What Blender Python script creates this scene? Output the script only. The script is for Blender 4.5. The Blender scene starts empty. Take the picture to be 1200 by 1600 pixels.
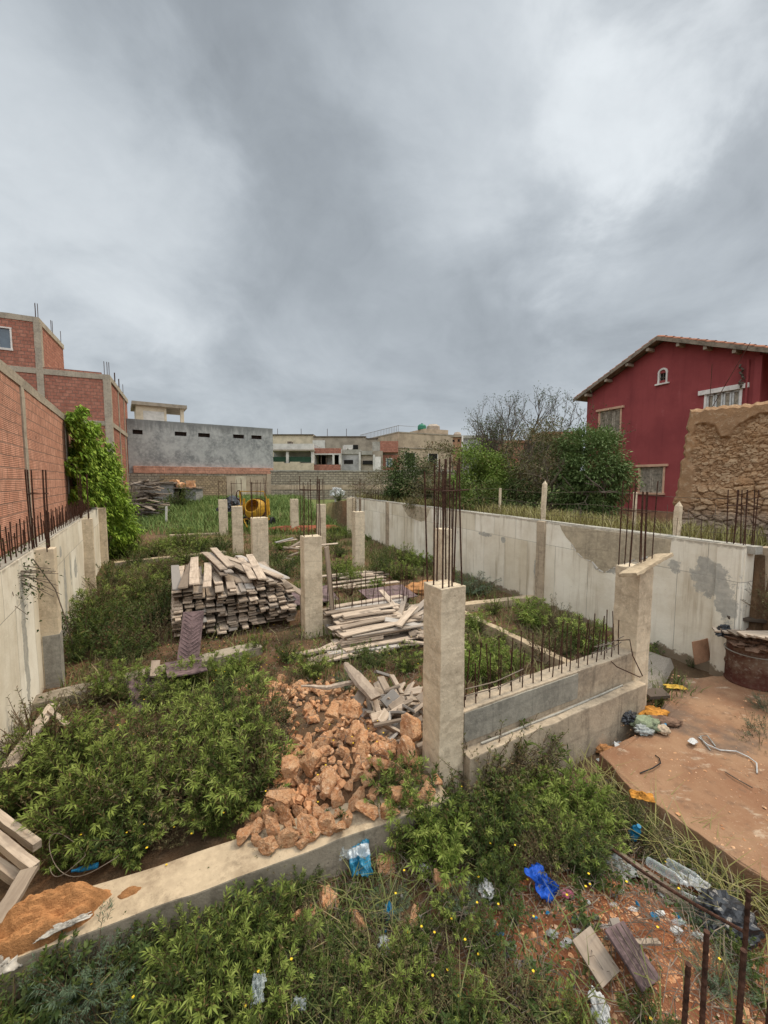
import bpy, bmesh, math, random
import numpy as np
from mathutils import Vector, Matrix, noise, Euler
random.seed(7); rng = np.random.default_rng(7)
SC = bpy.context.scene; COL = SC.collection; R = math.radians; PI = math.pi
U = Vector((-.438, .899, 0)); V = Vector((.899, .438, 0)); SITE = math.atan2(.438, .899)
CAMH = 3.1
def uni(a, b): return random.uniform(a, b)
def sstep(a, b, x):
    t = min(1, max(0, (x-a)/(b-a))); return t*t*(3-2*t)
# ------------------------------------------------------------------ objects
def tag(o, label=None, cat=None, group=None, kind=None):
    if label: o['label'] = label
    if cat: o['category'] = cat
    if group: o['group'] = group
    if kind: o['kind'] = kind
    return o
def thing(name, label, cat, loc=(0, 0, 0), rz=0, group=None):
    o = bpy.data.objects.new(name, None); COL.objects.link(o)
    o.location = loc; o.rotation_euler = (0, 0, rz); o.empty_display_size = .2
    return tag(o, label, cat, group)
def link(name, me, parent=None, loc=None, rot=None, scale=None):
    o = bpy.data.objects.new(name, me); COL.objects.link(o)
    if parent: o.parent = parent
    if loc is not None: o.location = loc
    if rot is not None: o.rotation_euler = rot
    if scale is not None: o.scale = scale if hasattr(scale, '__len__') else (scale,)*3
    return o
def copy_tree(o, parent=None):
    c = o.copy(); COL.objects.link(c)
    if parent: c.parent = parent
    for ch in list(o.children): copy_tree(ch, c)
    return c
class MB:
    """collects boxes, bars, lathes and sheets into one mesh"""
    def __init__(s): s.v = []; s.f = []; s.m = []; s.mi = 0; s.sm = []; s.smooth = False
    def add(s, vs, fs):
        n = len(s.v); s.v += [tuple(p) for p in vs]
        for f in fs: s.f.append([i+n for i in f]); s.m.append(s.mi); s.sm.append(s.smooth)
        return s
    def box(s, c, d, rot=None):
        x, y, z = d[0]/2, d[1]/2, d[2]/2
        vs = [Vector((i*x, j*y, k*z)) for k in (-1, 1) for j in (-1, 1) for i in (-1, 1)]
        if rot is not None:
            M = rot.to_matrix() if isinstance(rot, Euler) else (rot if isinstance(rot, Matrix) else Euler(rot).to_matrix())
            vs = [M @ p for p in vs]
        c = Vector(c)
        return s.add([p+c for p in vs], [(0, 2, 3, 1), (4, 5, 7, 6), (0, 1, 5, 4), (2, 6, 7, 3), (0, 4, 6, 2), (1, 3, 7, 5)])
    def span(s, a, b): return s.box([(a[i]+b[i])/2 for i in range(3)], [abs(b[i]-a[i]) for i in range(3)])
    def tube(s, pts, r, n=6, cap=True):
        pts = [Vector(p) for p in pts]; rs = r if hasattr(r, '__len__') else [r]*len(pts)
        vs = []; fs = []; ref = None
        for i, p in enumerate(pts):
            d = (pts[min(i+1, len(pts)-1)]-pts[max(i-1, 0)])
            if d.length < 1e-9: d = Vector((0, 0, 1))
            d.normalize()
            if ref is None: ref = Vector((1, 0, 0)) if abs(d.x) < .8 else Vector((0, 1, 0))
            a = d.cross(ref).normalized(); b = d.cross(a); ref = b.cross(d)*1.0 if False else ref
            for k in range(n):
                t = 2*PI*k/n; vs.append(p+(a*math.cos(t)+b*math.sin(t))*rs[i])
        for i in range(len(pts)-1):
            for k in range(n): fs.append((i*n+k, i*n+(k+1) % n, (i+1)*n+(k+1) % n, (i+1)*n+k))
        if cap: fs.append(tuple(range(n))[::-1]); fs.append(tuple((len(pts)-1)*n+k for k in range(n)))
        return s.add(vs, fs)
    def lathe(s, prof, n=24, M=None):
        vs = []; fs = []
        for r, z in prof:
            for k in range(n):
                t = 2*PI*k/n; p = Vector((r*math.cos(t), r*math.sin(t), z)); vs.append(M @ p if M else p)
        for i in range(len(prof)-1):
            for k in range(n): fs.append((i*n+k, i*n+(k+1) % n, (i+1)*n+(k+1) % n, (i+1)*n+k))
        return s.add(vs, fs)
    def prism(s, poly, z0, z1):
        n = len(poly); vs = [(p[0], p[1], z0) for p in poly]+[(p[0], p[1], z1) for p in poly]
        return s.add(vs, [tuple(range(n))[::-1], tuple(range(n, 2*n))]+[(i, (i+1) % n, n+(i+1) % n, n+i) for i in range(n)])
    def prismY(s, poly, y0, y1):
        n = len(poly); vs = [(p[0], y0, p[1]) for p in poly]+[(p[0], y1, p[1]) for p in poly]
        return s.add(vs, [tuple(range(n)), tuple(range(n, 2*n))[::-1]]+[(i, n+i, n+(i+1) % n, (i+1) % n) for i in range(n)])
    def mesh(s, name, *mats):
        me = bpy.data.meshes.new(name); me.from_pydata(s.v, [], s.f)
        for m in mats: me.materials.append(m)
        me.polygons.foreach_set('material_index', s.m); me.polygons.foreach_set('use_smooth', s.sm); me.update()
        return me
    def build(s, name, mat, parent=None, loc=None, rot=None, scale=None):
        ms = mat if isinstance(mat, (list, tuple)) else [mat]
        return link(name, s.mesh(name, *ms), parent, loc, rot, scale)
def bm_edit(me, bevel=0, cuts=0, amp=0, sc=6, seed=0, maxlen=None):
    bm = bmesh.new(); bm.from_mesh(me)
    bmesh.ops.remove_doubles(bm, verts=bm.verts, dist=1e-5)
    if bevel: bmesh.ops.bevel(bm, geom=list(bm.edges), offset=bevel, segments=2, profile=.6, affect='EDGES')
    if maxlen:
        for _ in range(5):
            es = [e for e in bm.edges if e.calc_length() > maxlen]
            if not es: break
            bmesh.ops.subdivide_edges(bm, edges=es, cuts=1, use_grid_fill=True)
    if cuts: bmesh.ops.subdivide_edges(bm, edges=list(bm.edges), cuts=cuts, use_grid_fill=True)
    if amp:
        o = Vector((seed*7.3, seed*3.1, seed*5.7)); bm.normal_update()
        for v in bm.verts: v.co += noise.noise_vector(v.co*sc+o)*amp
    bmesh.ops.recalc_face_normals(bm, faces=bm.faces)
    bm.to_mesh(me); bm.free(); me.update(); return me
def np_mesh(name, verts, faces, mat, smooth=False):
    me = bpy.data.meshes.new(name); nf, k = faces.shape
    me.vertices.add(len(verts)); me.vertices.foreach_set('co', np.ascontiguousarray(verts, np.float32).ravel())
    me.loops.add(nf*k); me.loops.foreach_set('vertex_index', np.ascontiguousarray(faces, np.int32).ravel())
    me.polygons.add(nf); me.polygons.foreach_set('loop_start', np.arange(0, nf*k, k, dtype=np.int32))
    try: me.polygons.foreach_set('loop_total', np.full(nf, k, np.int32))
    except Exception: pass
    if smooth: me.polygons.foreach_set('use_smooth', np.ones(nf, bool))
    me.materials.append(mat); me.update(calc_edges=True); me.validate(); return me
def nrm(a): return a/np.maximum(np.linalg.norm(a, axis=1, keepdims=True), 1e-9)
def leaves(name, P, D, N, L, W, mat, fold=.25, droop=.25, mat2=None, mask=None):
    """one folded, drooping blade per row: 6 vertices, 4 triangles"""
    D = nrm(D); S = nrm(np.cross(D, N)); N = nrm(np.cross(S, D)); L = L[:, None]; W = W[:, None]; n = len(P)
    down = np.array([[0, 0, -1.]])
    mid = P+D*L*.45; tip = P+D*L+down*L*droop
    a = mid+S*W*.5+N*W*fold; b = mid-S*W*.5+N*W*fold
    vs = np.stack([P, a, tip, b, mid], 1).reshape(-1, 3); i = np.arange(n)[:, None]*5
    fs = np.concatenate([i+np.array([[0, 4, 1]]), i+np.array([[1, 4, 2]]), i+np.array([[0, 3, 4]]), i+np.array([[3, 2, 4]])], 0)
    me = np_mesh(name, vs, fs, mat)
    if mat2 is not None: me.materials.append(mat2); me.polygons.foreach_set('material_index', np.tile(mask.astype(np.int32), 4)); me.update()
    return me
def blades(name, P, H, W, lean, mat, bend=.5):
    n = len(P); a = rng.uniform(0, 2*PI, n); dx = np.stack([np.cos(a), np.sin(a), 0*a], 1); sx = np.stack([-np.sin(a), np.cos(a), 0*a], 1)
    H = H[:, None]; W = W[:, None]; ln = lean[:, None]; up = np.array([[0, 0, 1.]])
    m = P+up*H*.55+dx*H*ln*.35; t = P+up*H*(1-.35*np.minimum(ln, 1.6)*bend)+dx*H*ln
    vs = np.stack([P-sx*W, P+sx*W, m-sx*W*.8, m+sx*W*.8, t], 1).reshape(-1, 3); i = np.arange(n)[:, None]*5
    fs = np.concatenate([i+np.array([[0, 1, 3]]), i+np.array([[0, 3, 2]]), i+np.array([[2, 3, 4]])], 0)
    return np_mesh(name, vs, fs, mat)
# ------------------------------------------------------------------ materials
class NT:
    def __init__(s, name):
        s.mat = bpy.data.materials.new(name); s.mat.use_nodes = True; s.t = s.mat.node_tree; s.t.nodes.clear()
        s.out = s.n('ShaderNodeOutputMaterial')
    def n(s, ty, **k):
        nd = s.t.nodes.new(ty)
        for a, b in k.items(): setattr(nd, a, b)
        return nd
    def l(s, a, b): s.t.links.new(a, b)
    def put(s, sock, v):
        if hasattr(v, 'is_output'): s.l(v, sock)
        elif hasattr(v, '__len__') and len(v) == 3 and sock.type == 'RGBA': sock.default_value = (*v, 1)
        else: sock.default_value = v
    def co(s, kind='Object', sc=(1, 1, 1), off=None, rand=False):
        v = s.n('ShaderNodeTexCoord').outputs[kind]
        if rand:
            oi = s.n('ShaderNodeObjectInfo'); a = s.n('ShaderNodeVectorMath', operation='ADD'); m = s.n('ShaderNodeMath', operation='MULTIPLY')
            s.l(oi.outputs['Random'], m.inputs[0]); m.inputs[1].default_value = 37.; s.l(v, a.inputs[0]); s.l(m.outputs[0], a.inputs[1]); v = a.outputs[0]
        mp = s.n('ShaderNodeMapping'); s.l(v, mp.inputs[0]); mp.inputs['Scale'].default_value = sc
        if off: mp.inputs['Location'].default_value = off
        return mp.outputs[0]
    def noise(s, vec, scale, detail=4, rough=.6, dist=0):
        t = s.n('ShaderNodeTexNoise'); s.l(vec, t.inputs['Vector']); t.inputs['Scale'].default_value = scale; t.inputs['Detail'].default_value = detail
        t.inputs['Roughness'].default_value = rough; t.inputs['Distortion'].default_value = dist; return t.outputs[0]
    def ramp(s, f, lo, hi, a=0., b=1.):
        m = s.n('ShaderNodeMapRange', interpolation_type='SMOOTHSTEP'); s.put(m.inputs[0], f); m.inputs[1].default_value = lo; m.inputs[2].default_value = hi
        m.inputs[3].default_value = a; m.inputs[4].default_value = b; return m.outputs[0]
    def mix(s, f, a, b, mode='MIX'):
        m = s.n('ShaderNodeMix', data_type='RGBA', blend_type=mode); s.put(m.inputs[0], f); s.put(m.inputs[6], a); s.put(m.inputs[7], b); return m.outputs[2]
    def math(s, op, a, b=0.):
        m = s.n('ShaderNodeMath', operation=op); s.put(m.inputs[0], a); s.put(m.inputs[1], b); return m.outputs[0]
    def sep(s, v):
        x = s.n('ShaderNodeSeparateXYZ'); s.l(v, x.inputs[0]); return x.outputs
    def comb(s, x, y, z=0.):
        c = s.n('ShaderNodeCombineXYZ'); s.put(c.inputs[0], x); s.put(c.inputs[1], y); s.put(c.inputs[2], z); return c.outputs[0]
    def bump(s, h, strength=.4, dist=.01, nrm=None):
        b = s.n('ShaderNodeBump'); b.inputs['Strength'].default_value = strength; b.inputs['Distance'].default_value = dist; s.l(h, b.inputs['Height'])
        if nrm: s.l(nrm, b.inputs['Normal'])
        return b.outputs[0]
    def fin(s, col, rough=.85, normal=None, metal=0, spec=.08, trans=None, alpha=None):
        p = s.n('ShaderNodeBsdfPrincipled'); s.put(p.inputs['Base Color'], col); s.put(p.inputs['Roughness'], rough); p.inputs['Metallic'].default_value = metal
        p.inputs['Specular IOR Level'].default_value = spec
        if normal: s.l(normal, p.inputs['Normal'])
        if trans is not None: p.inputs['Transmission Weight'].default_value = trans
        s.l(p.outputs[0], s.out.inputs[0]); s.p = p; return s.mat
def m_concrete(name, base, stain, dark=.5, drips=.4, rand=True):
    t = NT(name); c = t.co(rand=rand); n1 = t.noise(c, 1.6, 6, .65); n2 = t.noise(c, 14, 5, .7); cz = t.co(sc=(9, 9, .7), rand=rand); n3 = t.noise(cz, 1.2, 4, .6)
    col = t.mix(t.ramp(n1, .38, .68), base, stain); col = t.mix(t.ramp(n3, .52, .75, 0, drips), col, [x*dark for x in stain])
    col = t.mix(t.ramp(n2, .4, .7, 0, .45), col, [min(1, x*1.35) for x in base]); n7 = t.noise(c, 5, 6, .75); col = t.mix(t.ramp(n7, .54, .7, 0, .6), col, [x*.62 for x in stain])
    pits = t.noise(c, 45, 3, .5); col = t.mix(t.ramp(pits, .66, .74, 0, .6), col, [x*.4 for x in stain])
    boards = t.n('ShaderNodeTexWave', wave_type='BANDS', bands_direction='Z'); t.l(c, boards.inputs[0]); boards.inputs['Scale'].default_value = .9; boards.inputs['Distortion'].default_value = 3.; boards.inputs['Detail Scale'].default_value = .6
    col = t.mix(t.ramp(boards.outputs[1], .0, .03, .18, 0), col, [x*.55 for x in stain])
    return t.fin(col, .9, t.bump(t.math('ADD', n2, t.math('MULTIPLY', pits, -.6)), .5, .012))
def m_brick(name, c1, c2, mortar, bw, bh, ms=.012, groove=True, rand=.5, off=(0, 0, 0), stain=.45, plane='auto'):
    t = NT(name); c = t.co(off=off); x = t.sep(c); tn = t.n('ShaderNodeTexCoord').outputs['Normal']; an = t.sep(tn)
    side = t.math('GREATER_THAN', t.math('ABSOLUTE', an[0]), .5)
    hx = t.math('ADD', t.math('MULTIPLY', x[1], side), t.math('MULTIPLY', x[0], t.math('SUBTRACT', 1., side)))
    v = t.comb(hx, x[2]); wob = t.noise(c, 1.3, 3); vv = t.n('ShaderNodeVectorMath', operation='ADD'); t.l(v, vv.inputs[0]); t.l(t.comb(t.math('ADD', t.math('MULTIPLY', wob, .05), t.math('MULTIPLY', t.noise(c, 5.5, 2), .02)), t.math('ADD', t.math('MULTIPLY', wob, .06), t.math('MULTIPLY', t.noise(c, 4.5, 2), .018))), vv.inputs[1])
    b = t.n('ShaderNodeTexBrick'); t.l(vv.outputs[0], b.inputs[0]); b.inputs['Scale'].default_value = 1; b.inputs['Mortar Size'].default_value = ms; b.inputs['Mortar Smooth'].default_value = .25
    b.inputs['Brick Width'].default_value = bw; b.inputs['Row Height'].default_value = bh; b.inputs['Bias'].default_value = 0
    b.offset = .5; b.inputs[1].default_value = (*c1, 1); b.inputs[2].default_value = (*c2, 1); b.inputs[3].default_value = (*mortar, 1)
    n1 = t.noise(c, .8, 5, .65); n2 = t.noise(c, 9, 4, .7); n5 = t.noise(c, 3.1, 3, .6)
    bc = t.mix(t.ramp(n5, .35, .7, 0, .7), b.outputs[0], t.mix(b.outputs[1], [k*.62 for k in c2], mortar))
    col = t.mix(t.ramp(n1, .42, .72, 0, stain), bc, [k*.5 for k in c1]); col = t.mix(t.ramp(n2, .45, .8, 0, .4), col, [min(1, k*1.25+.03) for k in c1])
    hole = t.noise(t.comb(t.math('MULTIPLY', hx, 3.3), t.math('MULTIPLY', x[2], 4.1)), 1.6, 2, .5); col = t.mix(t.ramp(hole, .74, .77, 0, .8), col, (.03, .015, .01))
    h = t.math('MULTIPLY', b.outputs[1], -1.5)
    if groove:
        w = t.math('SINE', t.math('MULTIPLY', x[2], 2*PI/.033)); h = t.math('ADD', h, t.math('MULTIPLY', w, .22))
    h = t.math('ADD', h, t.math('MULTIPLY', n2, .5))
    return t.fin(col, .9, t.bump(h, .8, .012))
def m_plain(name, col, rough=.6, var=.25, sc=3, bump=.15, spec=.15, metal=0, bs=40, rand=True, trans=None):
    t = NT(name); c = t.co(rand=rand); n = t.noise(c, sc, 5, .65); n2 = t.noise(c, bs, 3)
    cc = t.mix(t.ramp(n, .35, .7, 0, 1), col, [k*(1-var*1.6) for k in col]); cc = t.mix(t.ramp(n2, .4, .75, 0, var), cc, [min(1, k*(1+var)) for k in col])
    return t.fin(cc, rough, t.bump(n2, bump, .01), metal, spec, trans)
def m_leaf(name, a, b, tip=None, trans=.14, dead=None):
    t = NT(name); g = t.n('ShaderNodeNewGeometry'); oi = t.n('ShaderNodeObjectInfo'); r = g.outputs['Random Per Island']
    col = t.mix(r, a, b)
    if dead: col = t.mix(t.ramp(r, .90, .95), col, dead)
    if tip: col = t.mix(t.ramp(t.math('FRACT', t.math('MULTIPLY', r, 7.77)), .5, 1., 0, .7), col, tip)
    col = t.mix(t.math('MULTIPLY', oi.outputs['Random'], .35), col, [x*.55 for x in a])
    d = t.n('ShaderNodeBsdfPrincipled'); t.put(d.inputs['Base Color'], col); d.inputs['Roughness'].default_value = .6; d.inputs['Specular IOR Level'].default_value = .12
    tr = t.n('ShaderNodeBsdfTranslucent'); t.put(tr.inputs[0], col); mx = t.n('ShaderNodeMixShader'); mx.inputs[0].default_value = trans
    t.l(d.outputs[0], mx.inputs[1]); t.l(tr.outputs[0], mx.inputs[2]); t.l(mx.outputs[0], t.out.inputs[0]); return t.mat
def m_wood(name, a, b, dark):
    t = NT(name); c = t.co(sc=(14, .9, 14), rand=True); n = t.noise(c, 2.2, 5, .65, .4); cc = t.co(rand=True); n2 = t.noise(cc, 3.5, 4); oi = t.n('ShaderNodeObjectInfo')
    col = t.mix(t.ramp(n, .3, .7), a, b); col = t.mix(t.ramp(n2, .5, .72, 0, .7), col, dark); rr = t.math('FRACT', t.math('MULTIPLY', oi.outputs['Random'], 5.3))
    col = t.mix(t.ramp(rr, .25, .95, 0, .85), col, [x*.42 for x in b]); col = t.mix(t.ramp(oi.outputs['Random'], .8, 1, 0, .5), col, [.34, .35, .35])
    return t.fin(col, .85, t.bump(n, .5, .01))
def m_white(name, L, bottom, patches, seedoff, drip=.35, top=2.1):
    """lime wash over board-marked concrete: bare patches, rust drips, ragged lower edge"""
    t = NT(name); c = t.co(); x = t.sep(c); n1 = t.noise(c, 1.1, 5, .65); n2 = t.noise(c, 7, 5, .7); n4 = t.noise(c, 30, 3)
    cz = t.co(sc=(5, 5, .35), off=(seedoff, 0, 0)); n3 = t.noise(cz, 1.3, 4, .65)
    col = t.mix(t.ramp(n1, .35, .7), (.88, .82, .70), (.72, .645, .52)); col = t.mix(t.ramp(n3, .5, .72, 0, drip), col, (.36, .27, .17)); col = t.mix(t.ramp(n2, .55, .8, 0, .3), col, (.9, .89, .86))
    b = t.n('ShaderNodeTexBrick'); t.l(t.comb(x[0], x[2]), b.inputs[0]); b.inputs['Scale'].default_value = 1; b.inputs['Brick Width'].default_value = .9; b.inputs['Row Height'].default_value = 1.55; b.inputs['Mortar Size'].default_value = .006; b.inputs['Mortar Smooth'].default_value = .3
    b.inputs[1].default_value = (1, 1, 1, 1); b.inputs[2].default_value = (.80, .76, .69, 1); b.inputs[3].default_value = (1, 1, 1, 1); col = t.mix(1., col, b.outputs[0], 'MULTIPLY'); col = t.mix(t.math('MULTIPLY', b.outputs[1], .6), col, (.16, .13, .1))
    # bare cement patches: ellipses (cx, cz, rx, rz) with noisy outlines
    acc = None; e = t.math('MULTIPLY', t.math('SUBTRACT', t.noise(c, 5.5, 6, .75), .5), 4.2)
    for (px, pz, rx, rz) in patches:
        q = t.math('ADD', t.math('POWER', t.math('ABSOLUTE', t.math('DIVIDE', t.math('SUBTRACT', x[0], px), rx)), 2.), t.math('POWER', t.math('ABSOLUTE', t.math('DIVIDE', t.math('SUBTRACT', x[2], pz), rz)), 2.))
        k = t.math('SUBTRACT', 1., q); acc = k if acc is None else t.math('MAXIMUM', acc, k)
    if acc is not None:
        pm = t.ramp(t.math('ADD', acc, e), .0, .35, 0, .85); pc = t.mix(t.ramp(n2, .35, .7), (.30, .29, .26), (.46, .43, .37)); col = t.mix(pm, col, pc)
    spots = t.noise(c, 3.3, 4, .7); col = t.mix(t.ramp(spots, .68, .71, 0, .75), col, (.33, .30, .26)); col = t.mix(t.ramp(n4, .68, .75, 0, .5), col, (.2, .16, .12))
    edge = t.math('ADD', x[2], t.math('MULTIPLY', t.noise(c, 4, 5, .7), -.35)); col = t.mix(t.ramp(edge, bottom-.2, bottom-.16, 1, 0), col, t.mix(n2, (.30, .23, .16), (.2, .15, .1)))
    te = t.math('ADD', x[2], t.math('MULTIPLY', n2, .18)); col = t.mix(t.ramp(te, top+.02, top+.08, 0, .8), col, (.30, .25, .19))
    h = t.math('ADD', n2, t.math('MULTIPLY', b.outputs[1], -1.))
    return t.fin(col, .9, t.bump(h, .5, .015))
M = {}
M['conc'] = m_concrete('column_concrete', (.64, .525, .375), (.46, .365, .255), drips=.45)
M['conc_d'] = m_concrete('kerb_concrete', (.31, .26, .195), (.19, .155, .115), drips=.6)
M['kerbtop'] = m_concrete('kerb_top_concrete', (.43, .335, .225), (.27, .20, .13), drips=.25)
M['conc_g'] = m_concrete('grey_concrete', (.36, .335, .285), (.24, .22, .185))
M['frame'] = m_concrete('frame_concrete', (.40, .34, .26), (.28, .24, .19), drips=.5)
M['brick'] = m_brick('hollow_brick', (.62, .325, .225), (.52, .25, .165), (.27, .175, .13), .31, .21, .011)
M['brick2'] = m_brick('red_brick', (.47, .21, .145), (.37, .145, .10), (.20, .13, .10), .32, .21, .016, groove=False, stain=.5)
M['block'] = m_brick('concrete_block', (.46, .39, .29), (.31, .26, .19), (.14, .115, .09), .5, .23, .03, groove=False, stain=.6)
M['gblock'] = m_brick('grey_block', (.36, .35, .33), (.30, .29, .27), (.2, .19, .18), .4, .2, groove=False)
M['rubble'] = m_brick('rubble_stone', (.54, .39, .23), (.33, .24, .16), (.22, .16, .10), .3, .19, .04, groove=False, stain=.6)
M['rust'] = m_plain('rusty_steel', (.075, .035, .022), .85, .5, 30, .5, .2)
M['rust_l'] = m_plain('drum_rust', (.16, .085, .055), .8, .6, 5, .5, .3)
M['wood'] = m_wood('weathered_plank', (.56, .45, .345), (.37, .285, .215), (.19, .15, .12))
M['wood_d'] = m_wood('old_dark_wood', (.30, .235, .18), (.17, .13, .1), (.09, .07, .06))
M['ply'] = m_plain('purple_formwork_board', (.17, .115, .112), .75, .5, 5, .3)
M['plyl'] = m_plain('purple_tread', (.22, .145, .145), .6, .4, 4, .2)
M['rock'] = None
def m_rock():
    t = NT('orange_limestone'); c = t.co(rand=True); n = t.noise(c, 1.5, 6, .7); n2 = t.noise(c, 4.5, 6, .75); oi = t.n('ShaderNodeObjectInfo')
    col = t.mix(t.ramp(n, .32, .68), (.58, .255, .11), (.67, .41, .235)); col = t.mix(t.ramp(n2, .53, .68, 0, .75), col, (.80, .64, .48)); col = t.mix(t.ramp(t.noise(c, 2.6, 5, .7), .52, .64, 0, .85), col, (.34, .13, .055))
    col = t.mix(t.math('MULTIPLY', oi.outputs['Random'], .4), col, (.44, .26, .14))
    return t.fin(col, .9, t.bump(t.math('ADD', n2, n), 1., .03))
M['rock'] = m_rock()
M['paint'] = m_plain('red_render', (.27, .058, .056), .85, .2, .6, .25, .25, rand=False)
def m_redpaint():
    t = NT('red_render'); c = t.co(); n = t.noise(c, .5, 6, .65); cz = t.co(sc=(2.2, 2.2, .16)); n3 = t.noise(cz, 1.4, 5, .65); n2 = t.noise(c, 18, 4)
    col = t.mix(t.ramp(n, .36, .66), (.30, .068, .066), (.24, .054, .054)); col = t.mix(t.ramp(n3, .52, .74, 0, .55), col, (.17, .040, .042)); col = t.mix(t.ramp(n3, .28, .44, .35, 0), col, (.36, .10, .095)); col = t.mix(t.ramp(t.noise(c, 1.9, 6, .7), .58, .7, 0, .3), col, (.38, .13, .12))
    return t.fin(col, .9, t.bump(n2, .35, .01))
M['paint'] = m_redpaint()
M['plinth'] = m_plain('tan_plinth', (.36, .2, .12), .85, .3, 2)
M['trim'] = m_plain('cream_trim', (.58, .36, .24), .7, .15, 3)
M['wtrim'] = m_plain('white_trim', (.74, .68, .62), .6, .15, 3)
M['shut'] = m_plain('weathered_shutter', (.42, .36, .28), .75, .4, 8)
M['wshut'] = m_plain('white_shutter', (.62, .61, .58), .6, .2, 8)
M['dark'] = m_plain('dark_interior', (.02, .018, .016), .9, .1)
M['glass'] = m_plain('window_glass', (.10, .13, .16), .12, .2, 1, 0, .8)
M['tile'] = m_plain('roof_tile', (.40, .17, .10), .8, .4, 5, .4)
M['verge'] = m_plain('eaves_board', (.25, .20, .15), .85, .4, 4)
M['plaster'] = None
def m_plaster():
    t = NT('grey_cement_render'); c = t.co(); n = t.noise(c, .55, 7, .7, .4); n2 = t.noise(c, 4, 5, .7); cz = t.co(sc=(3, 3, .4)); n3 = t.noise(cz, .9, 4); x = t.sep(c)
    col = t.mix(t.ramp(n, .36, .66), (.43, .42, .395), (.20, .20, .195)); col = t.mix(t.ramp(n2, .42, .7, 0, .6), col, (.50, .49, .45))
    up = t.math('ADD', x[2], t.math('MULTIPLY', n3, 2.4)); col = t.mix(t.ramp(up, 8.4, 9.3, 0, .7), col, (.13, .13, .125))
    return t.fin(col, .9, t.bump(n2, .4, .02))
M['plaster'] = m_plaster()
M['cream'] = m_plain('cream_render', (.60, .50, .36), .85, .2, 1.2)
M['offwhite'] = m_plain('offwhite_render', (.60, .56, .50), .85, .2, 1.2)
M['beige'] = m_plain('beige_render', (.48, .37, .26), .85, .25, 1)
M['tanr'] = m_plain('tan_render', (.36, .30, .23), .85, .25, 1)
M['gren'] = m_plain('light_grey_render', (.40, .38, .36), .85, .25, 1)
M['green'] = m_plain('green_sheet', (.03, .07, .04), .6, .2)
M['gtank'] = m_plain('green_plastic', (.04, .18, .11), .4, .1)
M['ttank'] = m_plain('tan_plastic', (.40, .32, .25), .6, .2)
M['yellow'] = m_plain('mixer_yellow', (.50, .27, .03), .5, .35, 6)
M['black'] = m_plain('black_rubber', (.02, .02, .02), .6, .3)
M['blackbag'] = m_plain('black_plastic', (.025, .026, .03), .35, .3, 12, .5, .5)
M['blue'] = m_plain('blue_plastic', (.02, .19, .36), .4, .4, 9, .4)
M['blue2'] = m_plain('royal_blue_plastic', (.015, .08, .42), .4, .4, 9, .4)
M['white'] = m_plain('white_plastic', (.56, .55, .53), .8, .3, 9, .2)
M['rag'] = m_plain('dirty_rag', (.50, .46, .40), .9, .4, 9, .4)
M['pink'] = m_plain('pink_plastic', (.5, .16, .22), .5, .2)
M['orange'] = m_plain('orange_cloth', (.50, .22, .04), .85, .4, 12, .5)
M['ycloth'] = m_plain('yellow_plastic', (.62, .38, .06), .6, .2)
M['olive'] = m_plain('olive_cloth', (.22, .25, .16), .85, .5, 8, .5)
M['greycloth'] = m_plain('grey_cloth', (.34, .35, .33), .85, .4, 8, .5)
M['brownc'] = m_plain('brown_cloth', (.20, .12, .08), .85, .4, 8, .5)
M['sand'] = m_plain('orange_sand', (.44, .21, .085), .95, .3, 6, .8, bs=90)
M['redearth'] = m_plain('red_earth', (.27, .085, .045), .95, .3, 3, .6)
def m_clear():
    t = NT('clear_plastic'); g = t.n('ShaderNodeBsdfPrincipled'); g.inputs['Base Color'].default_value = (.62, .68, .68, 1); g.inputs['Roughness'].default_value = .12; g.inputs['Specular IOR Level'].default_value = .7
    tr = t.n('ShaderNodeBsdfTransparent'); mx = t.n('ShaderNodeMixShader'); lw = t.n('ShaderNodeLayerWeight'); lw.inputs[0].default_value = .4
    t.l(t.ramp(lw.outputs[1], 0, 1, .14, .75), mx.inputs[0]); t.l(tr.outputs[0], mx.inputs[1]); t.l(g.outputs[0], mx.inputs[2]); t.l(mx.outputs[0], t.out.inputs[0]); return t.mat
M['clear'] = m_clear()
M['leaf'] = m_leaf('fleabane_leaf', (.045, .068, .013), (.088, .118, .024), (.15, .18, .045), dead=(.2, .13, .06))
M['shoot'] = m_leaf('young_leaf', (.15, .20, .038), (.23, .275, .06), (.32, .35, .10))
M['leaf_c'] = m_leaf('creeper_leaf', (.15, .25, .028), (.28, .40, .05), (.44, .52, .09))
M['leaf_t'] = m_leaf('evergreen_leaf', (.075, .125, .035), (.15, .21, .065), (.25, .31, .12))
M['leaf_b'] = m_leaf('bright_leaf', (.09, .145, .022), (.165, .23, .042), (.26, .31, .07))
M['leaf_d'] = m_leaf('dark_leaf', (.038, .064, .017), (.08, .112, .033), (.15, .18, .06))
M['leaf_g'] = m_leaf('greygreen_leaf', (.075, .115, .07), (.13, .17, .10))
M['leaf_br'] = m_leaf('drying_leaf', (.15, .115, .06), (.11, .13, .045), dead=(.2, .12, .06))
M['grass'] = m_leaf('grass_blade', (.11, .135, .035), (.19, .20, .07), (.30, .26, .12), dead=(.36, .28, .15))
M['grass_y'] = m_leaf('dry_grass', (.24, .22, .07), (.34, .30, .13), dead=(.4, .33, .2))
M['grass_f'] = m_leaf('field_grass', (.12, .19, .05), (.21, .27, .085), (.31, .33, .10))
M['flower'] = m_plain('yellow_petal', (.75, .50, .03), .6, .1)
M['stem'] = m_plain('shrub_stem', (.13, .085, .05), .9, .3)
M['twig'] = m_plain('grey_twig', (.21, .165, .125), .9, .3)
M['bark'] = m_plain('tree_bark', (.14, .11, .085), .9, .3)
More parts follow.
